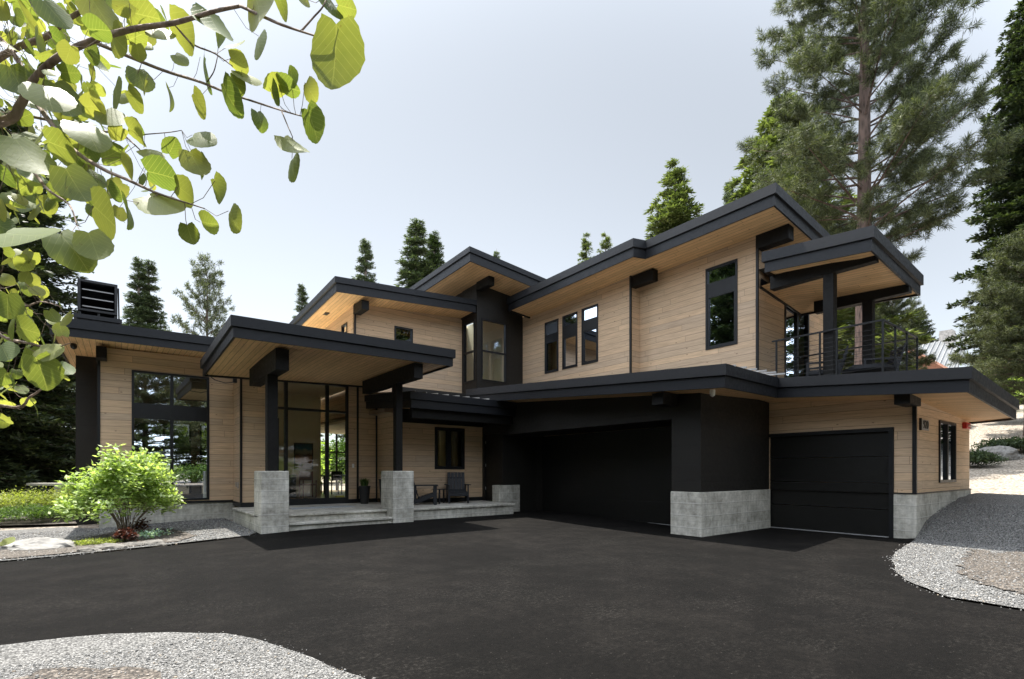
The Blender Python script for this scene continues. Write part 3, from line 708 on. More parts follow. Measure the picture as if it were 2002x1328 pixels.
# lower roof over both garages, with the jog
XF1, XF2 = 9.4, 12.3
A = onX(915, XF1); B1 = onX(1417, XF1, 757.5); J = onX(1518, XF2, 777); C = onX(1895, XF2, 766.5)
zA = B1.z+.073*(A.y-B1.y)
rear = 18.6
poly = [(XF1, A.y, zA), (XF1, B1.y, B1.z), (XF2, J.y-.0, J.z), (XF2, C.y, C.z), (rear, C.y, 2.36), (rear, 6.0, 2.72), (rear, A.y, 3.4)]
poly[2] = (XF2, B1.y+.0, B1.z+.06)
poly = [(XF1, A.y, zA), (XF1, B1.y, B1.z), (XF2, B1.y+.35, J.z-.01), (XF2, C.y, C.z), (16.8, C.y, onD(1987, 821, 12.1).z), (18.1, 3.3, 2.70), (18.1, 6.0, 2.85), (18.1, A.y, 3.4)]
roof(poly, .233, .218, 'lower roof and deck edge over both garages')
beam(XS-.75, XS-.02, 3.25, 3.52, 2.80, 3.03); beam(XB-.6, XB-.02, 6.95, 7.25, 2.93, 3.20)
b = MB(); q = onX(1393, 9.9, 762); b.lathe((q.x, q.y, 3.0), [(.05, .2), (.055, .16), (.06, .1), (.05, .03), (.01, 0)], 16); b.build('soffit_light', M['white'], house, smooth=True)
b = MB()
for k in range(9):
    x = 9.75+k*.42
    zz = lambda y: 2.68+.073*y+.04*(x-9.4)+.49
    if x < 12.9:
        y_s = 5.33
        if x < 12.2: b.bar((x, 14.5, zz(14.5)-.03), (x, y_s+.02, zz(y_s)-.03), .025, .035)
b.build('roof_seam', M['flash'], house)
b = MB(); b.box(12.95, 18.0, 3.4, 6.75, 3.22, 3.40); b.build('deck', M['roof'], house)

# ---- upper right block -----------------------------------------------------
XA, XU, YJ, YU = 12.95, 13.4, 10.6, 6.76
def win7(l, r_, top, bot_, sb, st, X, lab=None, g='glass'):
    a, d = uX(r_, X), uX(l, X); return (a, d, zX(l, bot_, X), zX(l, top, X), zX(l, sb, X), zX(l, st, X))
H = [win7(1065.5, 1092, 632, 731.4, 671, 657, XA), win7(1100, 1129, 619.3, 723, 661, 639.5, XA), win7(1137.6, 1169.5, 605, 714.4, 648, 628.7, XA)]
wall('X', XA, YJ, 16.05, 3.6, 7.65, 7.62, [h[:4] for h in H])
for h, lab, gg in zip(H, ('leftmost narrow window of the three', 'middle narrow window of the three', 'rightmost narrow window of the three'), ('glass', 'glassmir', 'glassmir')): window('X', XA, *h[:4], band=(h[4], h[5]), sash=True, g=gg, label=lab, fw=.045)
h = win7(1380, 1442, 527, 685.2, 582, 557, XU)
wall('X', XU, YU, YJ-.001, 3.4, 7.78, 7.82, [h[:4]])
window('X', XU, *h[:4], band=(h[4], h[5]), sash=True, g='glassmir', label='large upstairs window left of the balcony')
wall('Y', YJ, XA+.151, XU, 3.6, 7.7, 7.76)
trim(XA-.025, XA+.03, YJ-.03, YJ+.03, 3.6, 7.66); trim(XU-.025, XU+.03, YU-.03, YU+.03, 3.4, 7.78)
w9 = (uY(1533.6, YU), uY(1581, YU), 3.52, zY(1533.6, 577, YU))
wall('Y', YU, XU+.151, 18, 3.4, 7.74, 7.35, [w9])
b = MB(); b.box(XU, XU+.15, YU-.001, YU+.02, 3.4, 7.76); b.build('wall_corner', M['siding'], house)
window('Y', YU, *w9, us=[uY(1559, YU)], fw=.08, g='glass', name='balcony_door', label='dark glazed door opening onto the balcony')
wall('X', 17.9, YU+.15, 16, 3.3, 7.3)
zU = onX(1238, 11.9, 501.7).z
c_l = onX(994, 11.9); c_j = onX(1238, 11.9); c_k = onX(1253.8, 12.35, 509); c_r = onX(1514.7, 12.35, 401.7); zc_l = onX(994, 11.9, 608.7).z
roof([(11.9, c_l.y, zc_l), (11.9, c_j.y, zU), (12.35, c_k.y-.15, c_k.z), (12.35, c_r.y, c_r.z), (18.8, c_r.y, c_r.z-.75), (18.8, c_l.y, zc_l-.6)], .27, .24, 'high roof of the right upper storey')
beam(XU-.75, XU+.6, YU-.75, YU-.45, 7.28, 7.6) if False else beam(XU-.03-.0, XU+.26, 5.95, YU+.03, 7.30, 7.66)
beam(XA+.0, XA+.26, 9.75, YJ+.03, 7.28, 7.62)
# balcony
zk = onX(1494.7, 12.6, 533); zk2 = onX(1705, 12.6, 490)
roof([(12.6, zk.y, zk.z), (12.6, zk2.y, zk2.z), (15.95, zk2.y, zk2.z-.25), (15.95, YU-.0, zk.z-.31), (XU+.08, YU-.0, zk.z-.02), (XU+.08, zk.y, zk.z-.02)], .26, .245, 'balcony roof on black posts', skip=(4,))
beam(13.0, 13.22, 3.98, 6.24, 6.0, 6.33); beam(15.1, 15.32, 3.93, 6.06, 5.76, 6.08)
for (x, y, z) in ((13.11, 4.91, 6.0), (15.2, 4.8, 5.76)):
    b = MB(); b.box(x-.11, x+.11, y-.11, y+.11, 3.45, z); b.build('column', M['beam'], house, bevel=.008)
XR, YR, zr_ = 12.95, 3.83, 4.67
rl = MB(); rl.bar((XR, YR, zr_), (XR, 6.16, zr_), .045, .035); rl.bar((XR, YR, zr_), (15.33, YR, zr_), .045, .035); rl.bar((15.33, YR, zr_), (15.33, 6.7, zr_), .045, .035)
ro = rl.build('railing', M['frame'], house); ro['label'] = 'black balcony railing with thin horizontal cables'
rp = [(XR, uX(p, XR)) for p in (1518, 1603, 1636, 1726)]+[(x, YR) for x in (13.75, 14.55, 15.33)]+[(15.33, 4.75), (15.33, 5.7)]
for (x, y) in rp:
    b = MB(); b.box(x-.018, x+.018, y-.018, y+.018, 3.45, zr_-.017); b.build('baluster_post', M['frame'], ro)
cb = MB()
for k in range(9):
    z = 3.66+k*.105; cb.tube([(XR, 6.2, z), (XR, YR, z)], .0045, 5); cb.tube([(XR, YR, z), (15.33, YR, z)], .0045, 5); cb.tube([(15.33, YR, z), (15.33, 6.7, z)], .0045, 5)
cb.build('railing_cable', M['frame'], ro)

# ---- tower -------------------------------------------------------------------
XT, YT = 10.74, 16.05
w6 = (uY(941, YT), uY(990, YT), zY(988, 750, YT), zY(941, 622, YT))
wall('Y', YT, XT+.151, 12.95, 3.3, 8.62, 8.3, [w6], mat='panel')
w6b = (uX(928, XT), uX(906, XT), zX(917, 748, XT), zX(917, 629, XT))
wall('X', XT, YT, 17.1, 3.3, 8.64, 8.6, [w6b], mat='panel')
b = MB(); b.box(XT, XT+.15, YT-.001, YT+.02, 3.3, 8.6); b.build('wall_corner', M['panel'], house)
window('Y', YT, *w6, zs=[zY(965, 689, YT)], g='glass', label='tall stair tower window, right face'); window('X', XT, *w6b, zs=[zX(917, 689, XT)], g='glass', label='tall stair tower window, left face')
tz = onX(919, 9.57, 510.8); tzr = onY(1039, tz.y, 560.5).z; tzl = onX(829.7, 9.57, 569.5)
roof([(9.57, tz.y, tz.z), (12.6, tz.y, tzr-.02), (16, tz.y, tzr-.35), (16, 19.5, tzl.z-.6), (9.57, 19.5, tzl.z-.05)], .30, .185, 'highest roof, over the stair tower')
beam(XT-.05, XT+.2, 15.2, YT-.03, 8.2, 8.52)
wall('X', XT+.02, 17.1, 20, 6.8, 8.6, mat='panel')
# ---- upper left block ----------------------------------------------------------
YA, XM = 17.1, 6.46
w4 = (uY(771, YA), uY(807, YA), zY(807, 672, YA), zY(771, 637, YA))
wall('Y', YA, XM, XT-.001, 3.4, 7.20, 7.50, [w4])
window('Y', YA, *w4, g='glassmir', label='small square upstairs window above the canopy')
w5 = (uX(679, XM), uX(668, XM), zX(673, 654, XM), zX(673, 634, XM))
wall('X', XM, YA+.151, 22, 3.4, 7.17, 6.95, [w5]); window('X', XM, *w5, g='glass')
b = MB(); b.box(XM, XM+.02, YA+.001, YA+.15, 3.4, 7.18); b.build('wall_corner', M['siding'], house)
trim(XM-.025, XM+.03, YA-.03, YA+.03, 3.6, 7.18)
YQ = 16.1
q0 = onY(657, YQ, 570); q1 = onY(917, YQ, 608.7)
roof([(q0.x, YQ, q0.z), (10.73, YQ, q1.z+.01), (10.73, 22.5, q1.z-.28), (q0.x, 22.5, q0.z-.32)], .27, .19, 'roof of the left upper storey')
beam(XM-.05, XM+.2, 16.35, YA+.03, 6.78, 7.08)
b = MB(); b.box(5.85, 6.0, 18.3, 18.6, q0.z-.06, q0.z-.03); b.build('soffit_vent', M['frame'], house)

# ---- closing walls, floors, rooms ------------------------------------------------
def room(name, x0, x1, y0, y1, z0, z1, mat):
    b = MB(); b.box(x0, x1, y0, y1, z0, z1); return b.build(name, M[mat], house)
room('floor', XL0+.16, 2.9, YL+.11, 24, .40, zf+.1, 'floor_in'); room('floor', 2.98, 12, YE+.11, 24, .40, zf+.1, 'floor_in')
room('floor', 6.6, 12.9, 15.0, 24, 3.28, 3.40, 'floor_in')
room('floor', 13.6, 17.8, 6.95, 16, 3.34, 3.44, 'floor_in')
room('ceiling', XL0+.2, 2.9, YL+.2, 24, 4.45, 4.5, 'plaster'); room('ceiling', 3.0, 6.4, YE+.2, 24, 4.28, 4.33, 'plaster'); room('ceiling', 6.4, 12, YE+.2, 24, 3.18, 3.25, 'plaster')
# rear wall with big openings
wall('Y', 24, XL0, 12, .3, 4.6, 4.6, [(.6, 2.4, .55, 3.3), (2.7, 4.9, .55, 4.1), (5.3, 9.2, .55, 3.45)], mat='plaster')
for a_, b_ in ((2.7, 4.9), (5.3, 9.2), (.6, 2.4)):
    m_ = MB(); n_ = max(2, int((b_-a_)/.95))
    for k in range(n_+1): u = a_+.03+(b_-a_-.06)*k/n_; m_.box(u-.035, u+.035, 24.02, 24.1, .55, 3.3)
    m_.box(a_, b_, 24.025, 24.095, 2.3, 2.36); m_.build('window', M['frame'], house)
room('partition', 4.25, 6.22, 20.0, 20.12, .5, 4.28, 'plaster'); room('partition', 12, 12.15, 15, 24, .4, 3.2, 'plaster')
room('partition', 9.9, 10.05, 16.3, 24, .5, 3.2, 'plaster'); room('partition', 7.2, 9.8, 17.2, 17.32, .5, 3.2, 'plaster')
room('partition', 14.5, 14.6, 7, 16, 3.4, 7, 'plaster'); room('partition', 7, 10.6, 19, 19.1, 3.4, 6.9, 'plaster'); room('partition', 12.8, 12.92, 16.3, 20, 3.4, 8.1, 'plaster'); room('partition', 10.9, 12.8, 19.9, 20, 3.4, 8.0, 'plaster')
wall('Y', 22.2, XM, 13, 4.4, 6.8, mat='siding'); wall('Y', 16, XA+.2, 18, 3.3, 7.4, mat='siding', th=.1)
room('room_back', XS+.3, 17.7, 6.9, 7.0, 0, 3.2, 'plaster')
room('room_back', 12.6, 12.7, 7.3, 14.8, 0, 3.1, 'plaster')
# ================================================================= THINGS AROUND THE HOUSE
def part(mb, name, mat, parent, **k):           # parts modelled in the thing's own coordinates
    me_o = mb.build(name, mat, None, **k); me_o.parent = parent; return me_o
def adirondack(loc, rz, label):
    e = empty('adirondack_chair', loc, label, 'chair', 'dark outdoor chairs on the porch', rz)
    # front is -Y
    b = MB()
    for k in range(6): b.hexa([(-.27, -.30+k*.095, .36-k*.028), (.27, -.30+k*.095, .36-k*.028), (.27, -.215+k*.095, .335-k*.028), (-.27, -.215+k*.095, .335-k*.028)], [(-.27, -.30+k*.095, .385-k*.028), (.27, -.30+k*.095, .385-k*.028), (.27, -.215+k*.095, .36-k*.028), (-.27, -.215+k*.095, .36-k*.028)])
    part(b, 'seat', M['chair'], e)
    b = MB()
    for k in range(5):
        x = -.23+k*.115; b.bar((x, .24, .22), (x, .47, .98), .105, .022, up=(0, 1, 0))
    b.bar((-.28, .29, .40), (.28, .29, .40), .03, .06); b.bar((-.28, .42, .80), (.28, .42, .80), .03, .06)
    part(b, 'backrest', M['chair'], e)
    for s in (-1, 1):
        b = MB(); b.box(s*.33-.06, s*.33+.06, -.36, .40, .575, .60); part(b, 'armrest', M['chair'], e)
        b = MB(); b.box(s*.31-.018, s*.31+.018, -.32, -.22, 0, .574); part(b, 'leg', M['chair'], e)
        b = MB(); b.bar((s*.30, -.30, .33), (s*.30, .48, .03), .03, .11); b.box(s*.31-.018, s*.31+.018, .30, .37, .1, .574); part(b, 'leg', M['chair'], e)
    b = MB(); b.box(-.29, .29, -.315, -.29, .24, .35); part(b, 'front_rail', M['chair'], e)
    return e
zp = zf
adirondack((7.62, 14.2, zp), math.radians(62), 'dark slatted porch chair beside the concrete plinth, turned sideways')
adirondack((8.78, 14.25, zp), math.radians(-25), 'dark slatted porch chair under the window edge, facing the driveway')
e = empty('side_table', (8.22, 14.3, zp), 'small dark slatted table between the two porch chairs', 'table')
b = MB()
for k in range(5): b.box(-.22, .22, -.22+k*.09, -.22+k*.09+.08, .44, .46)
part(b, 'table_top', M['chair'], e)
for sx_ in (-1, 1):
    for sy_ in (-1, 1):
        b = MB(); b.box(sx_*.18-.02, sx_*.18+.02, sy_*.18-.02, sy_*.18+.02, 0, .44); part(b, 'leg', M['chair'], e)

def blades(n, x, y, z, h, sp, w=.012, seed=1):
    r = np.random.default_rng(seed); V = []; Fc = []
    for i in range(n):
        a = r.uniform(0, 6.28); rr = r.uniform(0, .1); t = r.uniform(.1, 1)*sp; hh = h*r.uniform(.6, 1)
        p = np.array([x+rr*math.cos(a), y+rr*math.sin(a), z]); d = np.array([math.cos(a), math.sin(a), 0]); s = np.array([-d[1], d[0], 0])*w
        k = len(V); m1 = p+d*t*.3+np.array([0, 0, hh*.7]); m2 = p+d*t+np.array([0, 0, hh*.95])
        V += [p-s, p+s, m1+s, m1-s, m2]; Fc += [(k, k+1, k+2, k+3), (k+3, k+2, k+4)]
    return V, Fc
def planter(loc, r, h, label, grass, seed):
    e = empty('planter', loc, label, 'planter', 'black planters by the entry')
    b = MB(); b.tube([(0, 0, z) for z in (0, .02, h-.03, h-.03, h, h, h-.06)], [r*.62, r*.64, r*.95, r*1.0, r*1.0, r*.9, r*.88], 28); part(b, 'pot', M['pot'], e, smooth=False)
    V, Fc = blades(grass, 0, 0, h-.06, .34, .22, seed=seed); b = MB(); b.v = [tuple(v) for v in V]; b.f = Fc; b.m = [0]*len(Fc); part(b, 'grass', M['bush'], e, recalc=False)
planter((6.2, 15.6, zf), .19, .56, 'short black planter with a tuft of grass, right of the entry door', 150, 1)
planter((6.62, 15.0, zf), .20, .78, 'taller black planter half hidden behind the right plinth', 60, 2)
b = MB(); b.box(3.75, 5.45, 14.4, 14.95, zf+.001, zf+.018); tag(b.build('doormat', M['mat']), 'pale grey doormat in front of the glazed entry door', 'doormat')

# interior pieces seen through the entry glass
def painting():
    m = NT('landscape_painting'); g, x, y, z = m.pos(); n = m.noise(g.outputs['Position'], 5, 6, .7)
    h = m.math('ADD', z, m.math('MULTIPLY', m.math('SUBTRACT', n, .5), .25))
    c = m.ramp(m.maprange(h, 1.5, 2.5), [(0, (.012, .008, .008)), (.2, (.03, .012, .008)), (.42, (.45, .15, .03)), (.56, (.10, .04, .02)), (.66, (.4, .4, .38)), (.78, (.03, .14, .22)), (1, (.01, .02, .04))])
    m.bsdf(Base_Color=c, Roughness=.4); return m.mat
e = empty('painting', (5.58, 19.97, 2.0), 'dark framed painting with orange field and blue sky on the hall wall', 'painting')
b = MB(); b.box(5.27, 5.89, 19.95, 19.985, 1.54, 2.46); b.build('canvas', painting(), e)
b = MB(); b.box(5.24, 5.27, 19.94, 19.99, 1.51, 2.49); b.box(5.89, 5.92, 19.94, 19.99, 1.51, 2.49); b.box(5.27, 5.89, 19.94, 19.99, 1.51, 1.54); b.box(5.27, 5.89, 19.94, 19.99, 2.46, 2.49); b.build('picture_frame', M['frame'], e)
e = empty('console_cabinet', (4.55, 19.1, .52), 'dark grey cabinet below the painting inside the entry', 'cabinet')
b = MB(); b.box(4.25, 5.0, 18.8, 19.3, .52, 1.28); b.build('cabinet_body', M['panel'], e); b = MB(); b.box(4.22, 5.03, 18.77, 19.33, 1.28, 1.32); b.build('table_top', M['pot'], e)
for k, xx in enumerate((4.80, 4.95)):
    b = MB(); b.lathe((xx, 19.0, 1.32), [(.03, 0), (.012, .03), (.012, .1), (.014, .11), (.014, .28), (.002, .285)], 10); tag(b.build('candle', M['white'], None, smooth=True), ('left' if k == 0 else 'right')+' white candle on the cabinet inside the entry', 'candle', 'candles on the hall cabinet')
e = empty('hall_chair', (5.4, 18.8, .52), 'wooden chair with tan leather seat inside the entry hall', 'chair')
b = MB(); b.box(-.24, .24, -.24, .24, .42, .48); part(b, 'seat', M['leather'], e, bevel=.01)
b = MB(); b.box(-.22, .22, .2, .24, .60, .90); part(b, 'backrest', M['leather'], e, bevel=.01)
for sx_ in (-1, 1):
    for sy_ in (-1, 1):
        b = MB(); b.box(sx_*.22-.018, sx_*.22+.018, sy_*.22-.018, sy_*.22+.018, 0, .92 if sy_ > 0 else .60); part(b, 'leg', M['woodred'], e)
e = empty('dining_table', (7.6, 21.5, .52), 'dark dining table seen through the right entry glass', 'table')
b = MB(); b.box(-1.0, 1.0, -.5, .5, .72, .76); part(b, 'table_top', M['beam'], e)
for sx_ in (-1, 1):
    for sy_ in (-1, 1):
        b = MB(); b.box(sx_*.9-.03, sx_*.9+.03, sy_*.42-.03, sy_*.42+.03, 0, .72); part(b, 'leg', M['beam'], e)
for k, (x, y, r_, lab) in enumerate(((7.0, 20.7, 180, 'nearest dark dining chair behind the entry glass'), (7.9, 20.75, 180, 'second dark dining chair from the left behind the glass'), (6.45, 21.5, 90, 'dark dining chair at the left end of the table'))):
    e = empty('dining_chair', (x, y, .52), lab, 'chair', 'dining chairs inside', math.radians(r_))
    b = MB(); b.box(-.23, .23, -.23, .23, .43, .47); part(b, 'seat', M['beam'], e)
    b = MB(); b.box(-.22, .22, .2, .23, .55, .92); part(b, 'backrest', M['beam'], e)
    for sx_ in (-1, 1):
        for sy_ in (-1, 1):
            b = MB(); b.box(sx_*.2-.018, sx_*.2+.018, sy_*.2-.018, sy_*.2+.018, 0, .55 if sy_ > 0 else .43); part(b, 'leg', M['beam'], e)
b = MB(); p = onY(664, 16.5, 969); b.box(p.x-.13, p.x+.13, 16.42, 16.56, .521, .66); tag(b.build('toy_crate', M['yellow'], None, bevel=.02), 'small yellow crate on the floor behind the right entry glass', 'crate')
# balcony furniture
for k, (x, y, r_, lab) in enumerate(((13.9, 5.35, 200, 'dark lounge chair on the balcony behind the front post'), (14.5, 4.45, 215, 'dark lounge chair on the balcony right of the rear post'))):
    e = empty('lounge_chair', (x, y, 3.5), lab, 'chair', 'dark chairs on the balcony', math.radians(r_))
    b = MB(); b.box(-.36, .36, -.36, .36, .28, .42); part(b, 'seat', M['chair'], e, bevel=.03)
    b = MB()
    for j in range(4): b.bar((-.36, .34+j*.04, .46+j*.12), (.36, .34+j*.04, .46+j*.12), .03, .07)
    b.bar((-.36, .32, .3), (-.36, .5, .92), .03, .04); b.bar((.36, .32, .3), (.36, .5, .92), .03, .04); part(b, 'backrest', M['chair'], e)
    for s in (-1, 1):
        b = MB(); b.box(s*.38-.03, s*.38+.03, -.36, .36, .56, .60); part(b, 'armrest', M['chair'], e)
        for q in (-.33, .33):
            b = MB(); b.box(s*.38-.025, s*.38+.025, q-.025, q+.025, 0, .56); part(b, 'leg', M['chair'], e)
e = empty('fire_table', (13.7, 4.35, 3.5), 'low dark round table at the balcony corner', 'table')
b = MB(); b.tube([(0, 0, 0), (0, 0, .22), (0, 0, .24), (0, 0, .30), (0, 0, .30)], [.28, .3, .5, .5, .01], 32); part(b, 'table_top', M['chair'], e)

# ---- rocks
def rock(name, loc, s, mat, seed, label, cat='rock', group=None):
    b = bmesh.new(); bmesh.ops.create_icosphere(b, subdivisions=4, radius=1); r = random.Random(seed)
    from mathutils import noise
    off = Vector((r.uniform(0, 50), r.uniform(0, 50), 0))
    for v in b.verts:
        n = noise.fractal(v.co*1.3+off, 1.0, 2.1, 4); c = noise.cell_vector(v.co*1.6+off).x
        v.co *= 1+.22*n+.10*c; v.co.x *= s[0]; v.co.y *= s[1]; v.co.z *= s[2]
    me = bpy.data.meshes.new(name); b.to_mesh(me); b.free(); me.materials.append(mat)
    o = link(name, me, None, 0, loc); o.rotation_euler.z = r.uniform(0, 6); return tag(o, label, cat, group)
p = onG(72, 1075); k = rock('boulder', (p.x, p.y+.2, -.02), (.60, .42, .20), M['rock'], 3, 'large pale boulder beside the driveway at the left'); k.rotation_euler.z = -.65
for i, (px, py, s, lab) in enumerate(((170, 1080, .16, 'flat border stone right of the pale boulder'), (215, 1074, .20, 'border stone below the yellow-green ground cover'), (262, 1068, .17, 'border stone in front of the red-leaved plant'), (300, 1066, .19, 'darkest flat border stone under the bright shrub'), (338, 1060, .11, 'small border stone at the right end of the planting bed'))):
    p = onG(px, py); q = rock('border_stone', (p.x, p.y, .0), (s*1.3, s*.8, s*.5), M['rock2'], 20+i, lab, 'rock', 'stones edging the planting bed'); q.rotation_euler.z = -.65
p = onD(1946, 892, 23.5); rock('boulder', (p.x, p.y, ghs(p.x, p.y)), (1.0, .6, .5), M['rock'], 9, 'grey boulder on the sunny slope between two dark bushes')

# ---- neighbour's roof in the trees
nb = onD(1835, 735, 46); e = empty('neighbour_house', (nb.x, nb.y, nb.z-6), 'neighbouring house with pale grey metal roof among the trees', 'house')
U = RT.to_3d(); W_ = FW.to_3d()
P_ = lambda px, py, d: onD(px, py, d)
b = MB(); q = [P_(1778, 679, 48), P_(1834, 716, 45.2), P_(1869, 726, 45), P_(1897, 655, 50)]
b.poly(q); b.poly([v-Vector((0, 0, .25)) for v in q]); 
for i in range(4): b.quad(q[i], q[(i+1) % 4], q[(i+1) % 4]-Vector((0, 0, .25)), q[i]-Vector((0, 0, .25)))
for t in np.linspace(.06, .94, 11):
    a = q[0].lerp(q[3], t); k_ = min(1, t/.62); c_ = a+(q[2]-q[3])*k_; b.bar(a+Vector((0, 0, .05)), c_+Vector((0, 0, .05)), .06, .1)
b.build('roof', M['greyroof'], e)
b = MB(); c0 = P_(1800, 712, 46)
b.hexa([P_(1775, 800, 46), P_(1850, 800, 43), P_(1870, 800, 52), P_(1800, 800, 54)], [P_(1775, 680, 46), P_(1850, 722, 43), P_(1870, 716, 52), P_(1800, 680, 54)]); b.build('wall', M['woodred'], e)
b = MB(); c0 = onD(1852, 652, 49); b.box(c0.x-.6, c0.x+.6, c0.y-.5, c0.y+.5, c0.z-2.6, c0.z+.2); b.build('chimney', M['stonev'], e)
b = MB(); p = onG(122, 990, -.1); p = onD(122, 947, 17.5); b.bar(p-Vector(RT.to_3d())*1.0-Vector((0, 0, .0)), p+Vector(RT.to_3d())*1.0, .5, .08); b.bar(p-Vector((0, 0, 1.2)), p-Vector((0, 0, .05)), .4, .4); tag(b.build('stone_counter', M['concrete']), 'pale stone counter top behind the hedge left of the black chimney', 'counter')

# ================================================================= VEGETATION
def leaf_quads(base, u, L, W, nrm=None, cup=0):
    """diamond leaves: arrays base (n,3), dir u (n,3), length L, width W"""
    n = len(base); L = np.broadcast_to(L, n)[:, None]; W = np.broadcast_to(W, n)[:, None]
    r = rng.normal(size=(n, 3)) if nrm is None else nrm
    s = np.cross(u, r); s /= np.linalg.norm(s, axis=1, keepdims=True)+1e-9
    v = np.stack([base, base+u*L*.45+s*W*.5, base+u*L, base+u*L*.45-s*W*.5], 1)
    return v
def soup(name, quads, mat):
    v = quads.reshape(-1, 3); f = np.arange(len(v)).reshape(-1, 4); return np_mesh(name, v, f, mat)
def trunk_mesh(name, H, r0, mat, lean=(0, 0), bends=.0, n=10, seed=0):
    r = random.Random(seed); b = MB(); pts = []; rad = []
    for i in range(13):
        t = i/12; pts.append((lean[0]*t*H+bends*math.sin(t*5+seed), lean[1]*t*H+bends*math.cos(t*4+seed), -1.0*(1-t)**8+t*H)); rad.append(r0*(1-t)**.85*(1.25 if i == 0 else 1)+.012)
    b.tube(pts, rad, n); me_o = b.build(name, mat, None, smooth=True); me = me_o.data; bpy.data.objects.remove(me_o); return me
def unit(a): return a/(np.linalg.norm(a, axis=-1, keepdims=True)+1e-9)
def conifer(H, R, seed, z0=.06, kind='fir', step=.42, nb=7, dens=1.0, droop=.25, leaf=(.26, .10), power=.85, gap=0.0, asym=None, trunkr=None, bark_='bark', mat='fir', lean=(0, 0), upsweep=0.0):
    """trunk mesh and crown mesh (limbs + needle sprays)"""
    r = np.random.default_rng(seed); Q = []; limb = MB()
    z = H*z0; az0 = 0
    while z < H*.985:
        t = (z/H-z0)/(1-z0); n_ = max(4, int(nb*(1 if t < .8 else .8)))
        prof = R*min(1, (t+.12)/.2 if t < .08 else 1)*(1-t)**power+.05; ls = min(1, .48+.5*prof)
        for k in range(n_):
            if r.random() < gap: continue
            a = az0+6.283*k/n_+r.normal(0, .25); L = prof*r.uniform(.68, 1.12)
            if asym: L *= 1+asym[1]*math.cos(a-asym[0])
            zz = z+r.uniform(-.5, .5)*step*1.1
            d = np.array([math.cos(a), math.sin(a), 0.0]); side = np.array([-d[1], d[0], 0.0])
            m_ = max(3, int(L/.30)); s = np.linspace(.08, 1, m_)
            el = (.55*t+upsweep) if kind == 'fir' else (.15+.5*t+upsweep)
            cz = el*L*s-droop*L*(s**1.6)*(1-t*.6)+.18*L*np.maximum(0, s-.6)**1.5
            ax = np.array([lean[0]*zz, lean[1]*zz, zz])
            pts = ax+d*(L*s)[:, None]+np.array([0, 0, 1])*cz[:, None]
            if L > 1.0: limb.tube([tuple(ax)]+[tuple(p) for p in pts[::max(1, m_//4)]]+[tuple(pts[-1])], [max(.012, L*.017)]+[max(.008, L*.012*(1-q)+.006) for q in s[::max(1, m_//4)]]+[.006], 4, cap=False)
            # side twigs
            for sd in (-1, 1):
                tw = (.20+.42*L*np.minimum(1, (1.05-s)*1.6)*.55)*r.uniform(.7, 1.2, m_)
                sub = 4 if kind == 'fir' else 3
                for j in range(sub):
                    q = (j+.5)/sub
                    base = pts+side*sd*(tw*q)[:, None]*.9+d*(tw*q*.55)[:, None]+np.array([0, 0, -.12])*(tw*q)[:, None]+r.normal(0, .035, (m_, 3))
                    Q.append((base, d*.75+side*sd*.75, m_, ls))
            Q.append((pts, d, m_, ls))
        z += step*r.uniform(.8, 1.2)*(1-.45*t); az0 += r.uniform(.4, 1.2)
    out = []
    if kind == 'fir':
        B_ = np.concatenate([q[0] for q in Q]); D = np.concatenate([np.repeat(q[1][None], q[2], 0) for q in Q]); n = len(B_); LS = np.concatenate([np.full(q[2], q[3]) for q in Q])
        for k in range(int(round(3*dens))):
            u = unit(D+r.normal(0, .55, (n, 3))*np.array([1, 1, .6])+np.array([0, 0, .10])); nr = unit(np.array([0, 0, 1.0])+r.normal(0, .45, (n, 3)))
            out.append(leaf_quads(B_+r.normal(0, .05, (n, 3)), u, leaf[0]*LS*r.uniform(.7, 1.3, n), leaf[1]*LS*r.uniform(.7, 1.3, n), nr))
    else:                                          # long needles in brush-like shoots
        B_ = np.concatenate([q[0][max(0, q[2]//4):] for q in Q]); D = np.concatenate([np.repeat(q[1][None], q[2]-max(0, q[2]//4), 0) for q in Q]); keep = r.random(len(B_)) < .42; B_ = B_[keep]; D = D[keep]; n = len(B_)
        ax_ = unit(unit(D)*.8+np.array([0, 0, .55])+r.normal(0, .35, (n, 3)))        # shoots turn upward
        for k in range(int(round(26*dens))):
            u = unit(ax_*.55+unit(r.normal(0, 1, (n, 3)))*.9)
            out.append(leaf_quads(B_+ax_*(leaf[0]*1.3*r.random((n, 1))), u, leaf[0]*r.uniform(.6, 1.1, n), leaf[1]*r.uniform(.8, 1.2, n)))
    v = np.concatenate(out).reshape(-1, 3)
    cm = soup('crown', v, M[mat])
    lm = limb.build('branches', M[bark_], None, recalc=False); lme = lm.data; bpy.data.objects.remove(lm)
    tm = trunk_mesh('trunk', H, trunkr or H*.014+.05, M[bark_], lean=lean, seed=seed)
    return tm, cm, lme
def place_tree(name, meshes, loc, label, cat, group=None, rz=0, sc=(1, 1, 1)):
    e = empty(name, loc, label, cat, group, rz); e.scale = sc
    for nm, me in zip(('trunk', 'crown', 'limbs'), meshes):
        o = bpy.data.objects.new(nm, me); COL.objects.link(o); o.parent = e
    return e
def T(px, ytop, d, base=None):
    """tree foot and height from its photo column, top row and distance"""
    p = onD(px, HY, d); z = ghs(p.x, p.y) if base is None else base
    return (p.x, p.y, z), CAMZ+(HY-ytop)*d/F_PX-z
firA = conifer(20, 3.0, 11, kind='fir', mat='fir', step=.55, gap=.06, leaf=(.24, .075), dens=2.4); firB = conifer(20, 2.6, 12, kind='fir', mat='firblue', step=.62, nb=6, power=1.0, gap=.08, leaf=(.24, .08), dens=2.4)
firC = conifer(20, 4.2, 13, kind='fir', mat='firdark', step=.40, droop=.32, power=.8, z0=.03)
